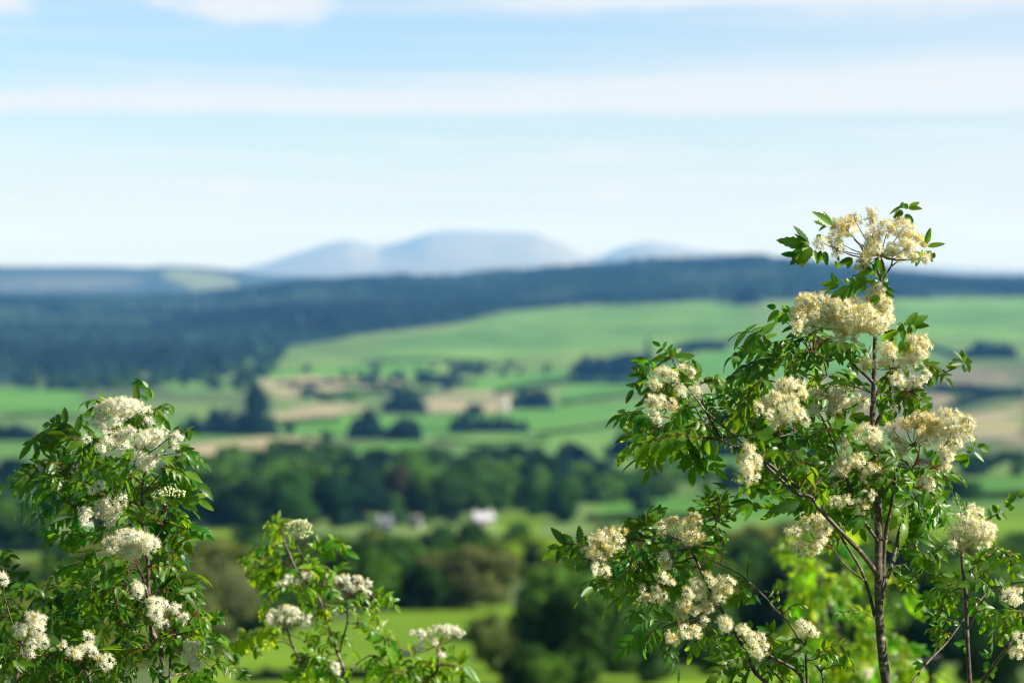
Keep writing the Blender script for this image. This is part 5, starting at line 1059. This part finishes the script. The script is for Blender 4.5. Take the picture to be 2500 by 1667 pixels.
L_S = [('L1', '1320 290 1300 110 1390 160 1245 80 1430 150 1370 85 1460 260 1390 130 1420 290 1350 215 1310 280 1240 250 850 430 750 440 830 540 740 490 1600 480 1660 590 1510 440 1580 520 1310 530 1280 680 1330 540 1320 620 1320 510 1220 500 1000 410 1020 490 590 620 430 525 750 640 560 540 590 640 390 620 640 680 590 850 880 650 740 540 770 690 580 800 980 960 990 1150 1060 950 1080 1110 1230 930 1130 940 980 950 700 960 1060 930 960 840 1080 900 1110 850 640 1370 510 1440 640 1380 600 1470 820 1200 680 1330 740 1370 750 1420 680 1350 560 1310 1820 830 1960 940 1810 830 1900 960 1700 800 1910 780 1850 760 1720 800 1740 600 1810 700 1840 560 1850 700 1680 610 1620 750 1690 620 1700 770 1540 760 1620 810 1810 920 1950 940 1820 850 1720 900 1690 860 1600 900 1680 970 1810 1060 1800 1010 1990 1100 1860 1020 1980 1190 1900 1060 1870 1160 1800 1000 1700 1000 1270 760 1150 870 1290 760 1400 900 1300 760 1370 860 1400 1000 1330 980 1160 1230 1100 1340 1780 1340 1940 1260 1780 1360 1880 1370 1820 1300 1950 1250 1720 1480 1800 1500 1780 1568 1820 1500'),
 ('L3', '900 220 990 170 890 220 920 140 880 210 830 170 940 240 880 280 960 240 1010 290 780 180 790 250 760 420 750 330 690 450 680 370 740 450 540 600 840 450 920 510 830 440 900 410 840 500 880 550 870 550 910 600 830 440 790 545 850 650 850 750 860 760 1000 740 900 810 1040 920 960 980 1000 1110 1020 980 1100 1050 1160 980 1170 900 1100 960 1180 990 1200 980 1270 930 1180 1010 1230 1040 1130 1100 1220 1170 1180 1020 1130 1060 60 560 10 620 20 540 50 620 220 740 200 880 250 750 300 870 310 950 330 1020 370 950 430 1050 290 1060 330 1160 350 1070 400 1160 830 1160 970 1210 820 1180 900 1260 840 1140 1030 1150 880 1110 1000 1060 520 1280 430 1340 500 1310 520 1390 520 1270 610 1350 640 1440 710 1560 600 1430 640 1500 190 1460 250 1550 200 1470 340 1520 1150 1270 1150 1400 1250 1290 1340 1380 1260 1340 1340 1420 1230 1300 1340 1340 1140 1420 1180 1520 1340 1540 1430 1430 1340 1300 1350 1420'),
 ('L2', '600 50 485 150 620 100 690 240 720 160 690 250 830 100 590 170 700 380 550 480 720 390 610 490 780 400 740 470 850 370 840 460 880 370 880 450 660 600 520 650 680 650 570 550 700 690 640 780')]
L_F = [('L1', '1100 560', '1150 330 180 80 0 1040 330 80 60 0 1280 350 110 70 0 1380 380 60 40 0 920 370 50 40 0 1190 400 80 50 0'), ('L1', '1100 640', '920 510 70 70 0 1000 580 60 50 0 1090 490 70 50 0 960 450 60 50 0'), ('L1', '1200 820', '1020 700 80 60 0 1170 740 90 60 0 1150 630 80 60 .05 950 770 50 40 0 800 670 40 30 .1 1230 600 60 50 0'),
 ('L1', '1330 830', '1370 650 80 70 .05 1500 640 90 70 0 1580 600 50 40 0 1340 720 60 40 0 1500 730 60 40 0 1440 490 40 40 0'), ('L1', '1640 760', '1720 660 60 60 0 1710 740 40 40 0'), ('L1', '1380 1050', '1340 880 70 70 0 1420 900 90 70 0 1490 880 60 50 0 1400 960 70 40 0'), ('L1', '980 1250', '940 1150 50 50 0 860 1200 30 25 0'),
 ('L1', '1110 1560', '1020 1330 60 60 .1 940 1400 60 90 .1 1010 1450 100 60 .05 1150 1300 60 60 .1 1100 1420 60 60 .1 1190 1520 50 40 .1 1040 1520 60 40 .1'), ('L1', '900 1500', '790 1430 70 60 0 800 1500 60 60 0'),
 ('L1', '1590 1440', '1640 1210 80 50 0 1540 1250 90 35 0 1740 1230 70 40 0'),
 ('L3', '510 560', '430 300 160 75 0 290 360 100 70 0 540 330 120 70 0 410 410 120 70 0 600 350 90 60 0 500 390 100 50 0 240 400 60 50 0'), ('L3', '760 1050', '640 870 70 60 0 720 890 50 50 0 650 960 70 60 0 820 910 50 45 0'), ('L3', '800 1150', '710 1060 60 35 0 880 1020 50 50 0 900 990 30 30 0'),
 ('L3', '880 1460', '960 1260 70 60 0 1020 1240 40 40 0 940 1340 70 60 0 1000 1410 50 45 0 1080 1300 40 30 0'), ('L3', '520 780', '480 720 50 40 0 500 770 50 40 0')]
rowan('rowan_tree', 'dense leafy rowan on the left with pure white flower heads', 4.22, L_TRUNK, L_BR, L_C, L_S, L_F, tint=1.05, group='flowering rowans in front', budset=(9,),
      fill='300 1300 110 160 26 330 1500 130 130 28 170 1200 60 60 6')

# ---- the rowan cut by the left edge
E_TRUNK = (6, [(30, 1740), (40, 1667), (48, 1600), (52, 1570), (60, 1550), (66, 1520)], 2.5)
E_BR = [(4.6, [(235, 1730), (215, 1650), (172, 1581), (155, 1565), (144, 1550), (140, 1530), (134, 1515), (125, 1490)], 1.8), (2.4, [(60, 1620), (50, 1575), (30, 1520), (10, 1450), (5, 1400)], 1.2), (1.6, [(144, 1552), (120, 1545), (95, 1540)], 1.0), (1.6, [(50, 1610), (90, 1600), (130, 1598), (180, 1612)], 1.0), (1.4, [(145, 1550), (158, 1538), (164, 1525)], .8)]
E_C = [('L2', '620 830 380 850 620 830 740 860 500 750 370 700 520 720 420 830 380 690 130 700 380 700 270 830 100 570 380 600 820 600 700 650 740 860 920 900 700 900 720 980 0 380 40 230 100 750 0 680 120 800 0 830 240 850 130 780 250 880 120 900 0 930 150 1150 140 1190 0 1230 190 1290 40 1490 190 1290 20 1340 480 1270 370 1370 500 1280 690 1230 640 1330 760 1510 560 1310 440 1440 850 1310 970 1450 900 1060 740 1150 990 1070 860 1160 1100 980 950 960 1000 1100 900 1060 1060 1440 1130 1540 300 1500 100 1540 420 1500 500 1560 800 1500 700 1560 640 600 560 760 440 700 540 800 60 640 0 720 200 1240 60 1260 300 1430 420 1500 560 1400 640 1520 700 1420 860 1540 900 1440 1000 1540')]
E_S = [('L2', '280 690 250 600 370 570 220 560 270 560 380 600 210 560 110 590 60 430 150 400 70 440 110 490 30 380 60 250 20 940 160 1140 10 960 40 1150 10 930 130 1050 150 1330 250 1470 170 1310 310 1460 190 1290 350 1390 110 1390 30 1490 500 1240 620 1210 640 1350 760 1490 600 1320 590 1470')]
E_F = [('L2', '210 1180', '380 930 90 70 .05 330 880 70 40 .05 390 1030 80 70 .05 210 1030 70 70 0 440 1150 65 60 .05 330 1170 50 60 .05 300 1260 60 45 .1'), ('L2', '20 580', '30 500 50 70 0'),
 ('L2', '800 1380', '760 1270 80 50 .1 890 1230 90 60 .05 650 1190 40 40 .05 890 1080 50 30 0 930 1130 30 40 0 960 1250 40 50 0'), ('L2', '1090 1470', '1080 1360 80 80 .05')]
rowan('rowan_tree', 'leafy rowan branch cut off by the left edge in the bottom left corner', 4.12, E_TRUNK, E_BR, E_C, E_S, E_F, tint=1.0, group='flowering rowans in front', fill='120 1640 120 40 22 60 1480 60 60 8')

# ---- the small rowan in the middle, a little behind
M_TRUNK_ = (4.6, [(858, 1740), (849, 1667), (832, 1613), (815, 1570), (800, 1525), (783, 1470), (757, 1430), (728, 1398), (705, 1348), (690, 1312)], 2.2)
M_BR = [(3.6, [(775, 1740), (749, 1655), (730, 1609), (713, 1575), (705, 1548), (700, 1529)], 2.2), (3, [(830, 1590), (836, 1562), (848, 1519), (848, 1485), (846, 1460)], 1.6), (2.2, [(745, 1400), (739, 1369), (730, 1345), (722, 1325)], 1.6), (5, [(1030, 1740), (1041, 1667), (1066, 1638), (1070, 1600), (1070, 1575)], 2.0), (2.6, [(845, 1645), (865, 1625), (883, 1611), (900, 1600)], 1.4),
 (1.6, [(715, 1580), (690, 1565), (650, 1575), (600, 1585)], .9), (1.4, [(705, 1548), (725, 1555), (745, 1565)], .9), (1.6, [(760, 1435), (790, 1430), (830, 1440)], .9), (1.6, [(725, 1390), (690, 1375), (650, 1385)], .9), (1.4, [(850, 1520), (880, 1525), (920, 1545), (945, 1560)], .9)]
M_C = [('M1', '590 260 430 310 590 270 480 470 610 280 690 370 560 230 470 280 590 290 520 400 510 510 210 570 290 720 160 640 640 670 300 880 650 660 450 740 950 590 1350 540 740 620 740 490 700 600 620 560 860 610 980 700 720 740 610 790 1130 740 1240 820 1290 800 1200 900 700 960 440 1000 600 980 400 1150 560 1070 550 1160 440 1100 370 1300 1160 960 990 1100 1170 980 1280 1120 840 980 850 1130 960 1100 1020 1140 1000 880 880 930 860 1000 970 1010 1660 1040 1920 1170 1540 1200 1690 1310 1480 1200 1400 1250 1500 1320 1600 1390 1280 1280 1200 1190 1130 1200 1160 1320 1060 1270 930 1300 1010 1230 880 1220 1400 1100 1500 1130 1450 1060 1580 1100 690 1440 340 1460 900 780 1020 820 840 900 740 940 1250 1180 1400 1160 1360 1180 1460 1300'),
 ('M2', '840 960 0 1050 700 780 430 820 840 740 950 820 960 1080 1040 1010 1180 850 1140 980 1190 1070 1370 1100 1170 1150 1000 1220 1170 1140 1210 1020 1430 870 1190 990 1460 880 1700 970 1430 850 1300 760 1440 820 1210 740 1200 1180 1390 1250 1180 1200 1060 1290 1180 1300 1310 1568 1150 1340 910 1400 1000 1420 900 1460 1360 1230 1450 1500 1300 1230 1350 1460 1890 1230 1990 1200 1540 1180 1470 1130 1100 1500 990 1560 1450 1420 1560 1560 1260 1280 1100 1400 1400 1300 1280 1420 1200 1400 1060 1540'),
 ('M3', '220 720 620 930 720 1000 930 1310 560 1220 280 1300 530 1230 350 1400 570 1200 480 1150 600 1330 480 1350 640 1330 790 1240 700 1300 820 1400 880 1400 410 1460 900 1430 700 1568 920 1430 1120 1560 880 1420 1160 1390 860 1400 600 1480 1100 1380 930 1330 1640 1330 1380 1310 1700 1370 1420 1420 1720 1360 1740 1550 1400 1360 1420 1500 1350 1300 1500 1330 700 1200 640 1340 520 1320 420 1420 1200 1300 1060 1330 1260 1420 1200 1560 1300 1450 1400 1560')]
M_S = [('M1', '560 180 590 70 550 180 490 130 590 250 480 200 600 280 580 500 290 540 220 650 370 530 330 690 450 530 460 600 480 520 470 600 330 740 210 800 310 760 220 910 310 770 280 900 510 640 440 710 560 630 500 700 600 640 560 700 450 690 420 780 1000 520 960 410 1060 460 1020 350 1200 410 1150 340 1150 430 1280 410 1200 430 1330 480 1300 450 1350 550 960 540 840 560 1180 490 1110 520 830 640 750 660 870 620 920 640 980 720 800 740 960 720 1130 890 970 720 1060 860 1000 720 1130 800 1250 760 1390 660 1270 740 1330 660 1260 770 1210 710 1280 830 1340 800 740 960 780 1050 620 890 720 960 440 1160 400 1270 440 1150 360 1220 420 1140 440 1220 1170 1000 1140 1140 1190 1000 1250 1140 1180 960 1310 1040 1200 1040 1340 1100 1160 950 1000 1010 920 1100 890 1170 1750 1060 1690 1200 1750 1070 1720 1250 1770 1080 1770 1230 1820 1050 1850 1220 1870 1050 1900 1180 1760 1040 1740 970 1770 1040 1800 980 1680 1100 1690 1240 1740 1030 1650 1040 1620 1250 1690 1320 1620 1240 1550 1290 560 1440 610 1500 480 1440 390 1520'),
 ('M2', '340 1000 160 870 250 1090 10 1040 240 1110 180 1130 390 1060 480 1220 400 1080 380 1140 660 1040 700 1080 770 900 740 820 660 800 660 950 580 780 640 900 480 800 490 930 500 950 540 1000 870 720 980 750 940 1140 870 1250 990 1210 900 1300 1170 800 1130 970 1200 790 1190 850 990 860 1080 860 1160 1040 1230 1110 1440 900 1580 1060 1540 940 1600 1080 1250 1200 1380 1210 1220 1360 1290 1568 1250 1340 1370 1520 1200 1380 1110 1530 940 1490 720 1430 930 1520 720 1520 1380 1250 1440 1440 1600 1200 1740 1210 1600 1170 1500 1140 1870 1230 1770 1090 1740 1390 1690 1550'),
 ('M3', '290 750 110 800 380 790 200 870 470 860 300 940 540 880 350 970 580 900 400 1000 590 920 600 1040 600 900 640 1200 640 970 720 1290 660 970 760 1130 640 960 810 1210 550 850 460 780 730 1000 850 1170 830 1150 930 1310 970 1200 940 990 560 1210 490 1010 430 1060 540 1060 920 1440 960 1568 960 1440 1030 1568 980 1430 1110 1540 980 1210 1140 1220 1270 1180 1160 1370 1290 1190 1250 1400 1500 1020 1570 1180 1540 1020 1500 1130 1440 1060 1410 1140 1650 1300 1720 1040 1620 1260 1450 1200 1690 1380 1580 1450 1710 1340 1900 1540 1730 1330 1930 1568 1500 1430 1480 1568 1570 1450 1550 1560 1720 1350 1850 1400')]
M_F = [('M1', '760 450', '780 250 130 60 .15 700 280 80 60 .1 900 260 60 40 .1 830 350 60 60 .1 900 340 70 35 0 830 210 90 35 .2'), ('M1', '820 1000', '690 870 50 40 0 610 930 60 30 0 870 820 30 30 .1 930 830 40 40 0 790 900 30 30 .2'),
 ('M1', '1380 1060', '1260 870 40 30 .1 1360 880 60 50 0 1480 870 60 35 .1 1590 920 60 40 0 1530 970 40 30 0 1390 980 80 40 .1 1600 1030 30 30 0'), ('M1', '670 1440', '520 1270 80 50 0 680 1230 110 50 0 780 1250 60 35 0 610 1330 60 40 0 500 1370 60 50 0 690 1360 40 40 0 770 1330 45 50 0 900 1310 60 40 0 890 1380 60 40 0 470 1330 40 50 0'),
 ('M3', '1330 1160', '1080 850 130 50 .05 1240 910 70 40 0 1290 980 70 40 .1 1340 790 120 35 .05 1450 840 90 60 0 1560 800 80 50 0 1660 860 60 50 0 1460 760 50 30 0 1110 940 30 30 0 1060 1060 90 70 .1 900 1150 50 70 0 1390 1160 60 40 0'), ('M2', '1500 1560', '1520 1330 60 80 0 1540 1410 50 40 0')]
rowan('rowan_tree', 'small bright green rowan in the middle bottom with flat flower heads', 5.0, M_TRUNK_, M_BR, M_C, M_S, M_F, tint=np.array([1.65, 1.42, .9]), group='flowering rowans in front', dsp=.06, budset=(0,))

# ---- out of focus sapling behind the tall rowan
B_TRUNK = (5, [(2080, 1760), (2078, 1667), (2060, 1600), (2040, 1520), (2020, 1460), (2000, 1400), (1990, 1340)], 1.6)
B_BR = [(3, [(2075, 1660), (2110, 1600), (2140, 1540), (2165, 1500)], 1.4), (3, [(2055, 1590), (2010, 1540), (1970, 1480), (1950, 1430)], 1.2), (3, [(2085, 1720), (2160, 1660), (2230, 1620), (2300, 1600)], 1.2), (2, [(2015, 1440), (2050, 1400), (2080, 1360)], 1.0)]
B_F = [('TA', '1850 1560', '1850 1440 100 80 .05 1790 1500 60 60 .05')]
rowan('rowan_tree', 'blurred yellow green sapling behind the trunk of the tall rowan', 7.2, B_TRUNK, B_BR, [('T8', '1520 1010 1440 900')], [], B_F, tint=np.array([2.3, 1.75, .9]), dsp=.15,
      fill='2010 1360 80 80 50 1960 1430 50 50 24 2060 1560 110 85 80 2170 1610 55 50 30 2240 1640 50 25 14 2180 1440 25 35 6 1960 1630 60 40 18')

# ------------------------------------------------------------------ haze
def make_haze():
    m, t, L, out = mat_new('haze'); v = t.nodes.new('ShaderNodeVolumePrincipled')
    v.inputs['Color'].default_value = HAZE_COL; v.inputs['Density'].default_value = HAZE_DEN; v.inputs['Anisotropy'].default_value = 0.0; v.inputs['Absorption Color'].default_value = (1, 1, 1, 1)
    L.new(v.outputs[0], out.inputs['Volume'])
    g = Geo(); q = 26500; box(g, -q, q, -q, q, -60, 640); o = g.build('haze', m, smooth=False)
    tag(o, 'thin blue haze filling the valley', 'haze', kind='stuff')
HAZE_COL = (.14, .42, 1.0, 1); HAZE_DEN = 6.5e-5
make_haze()
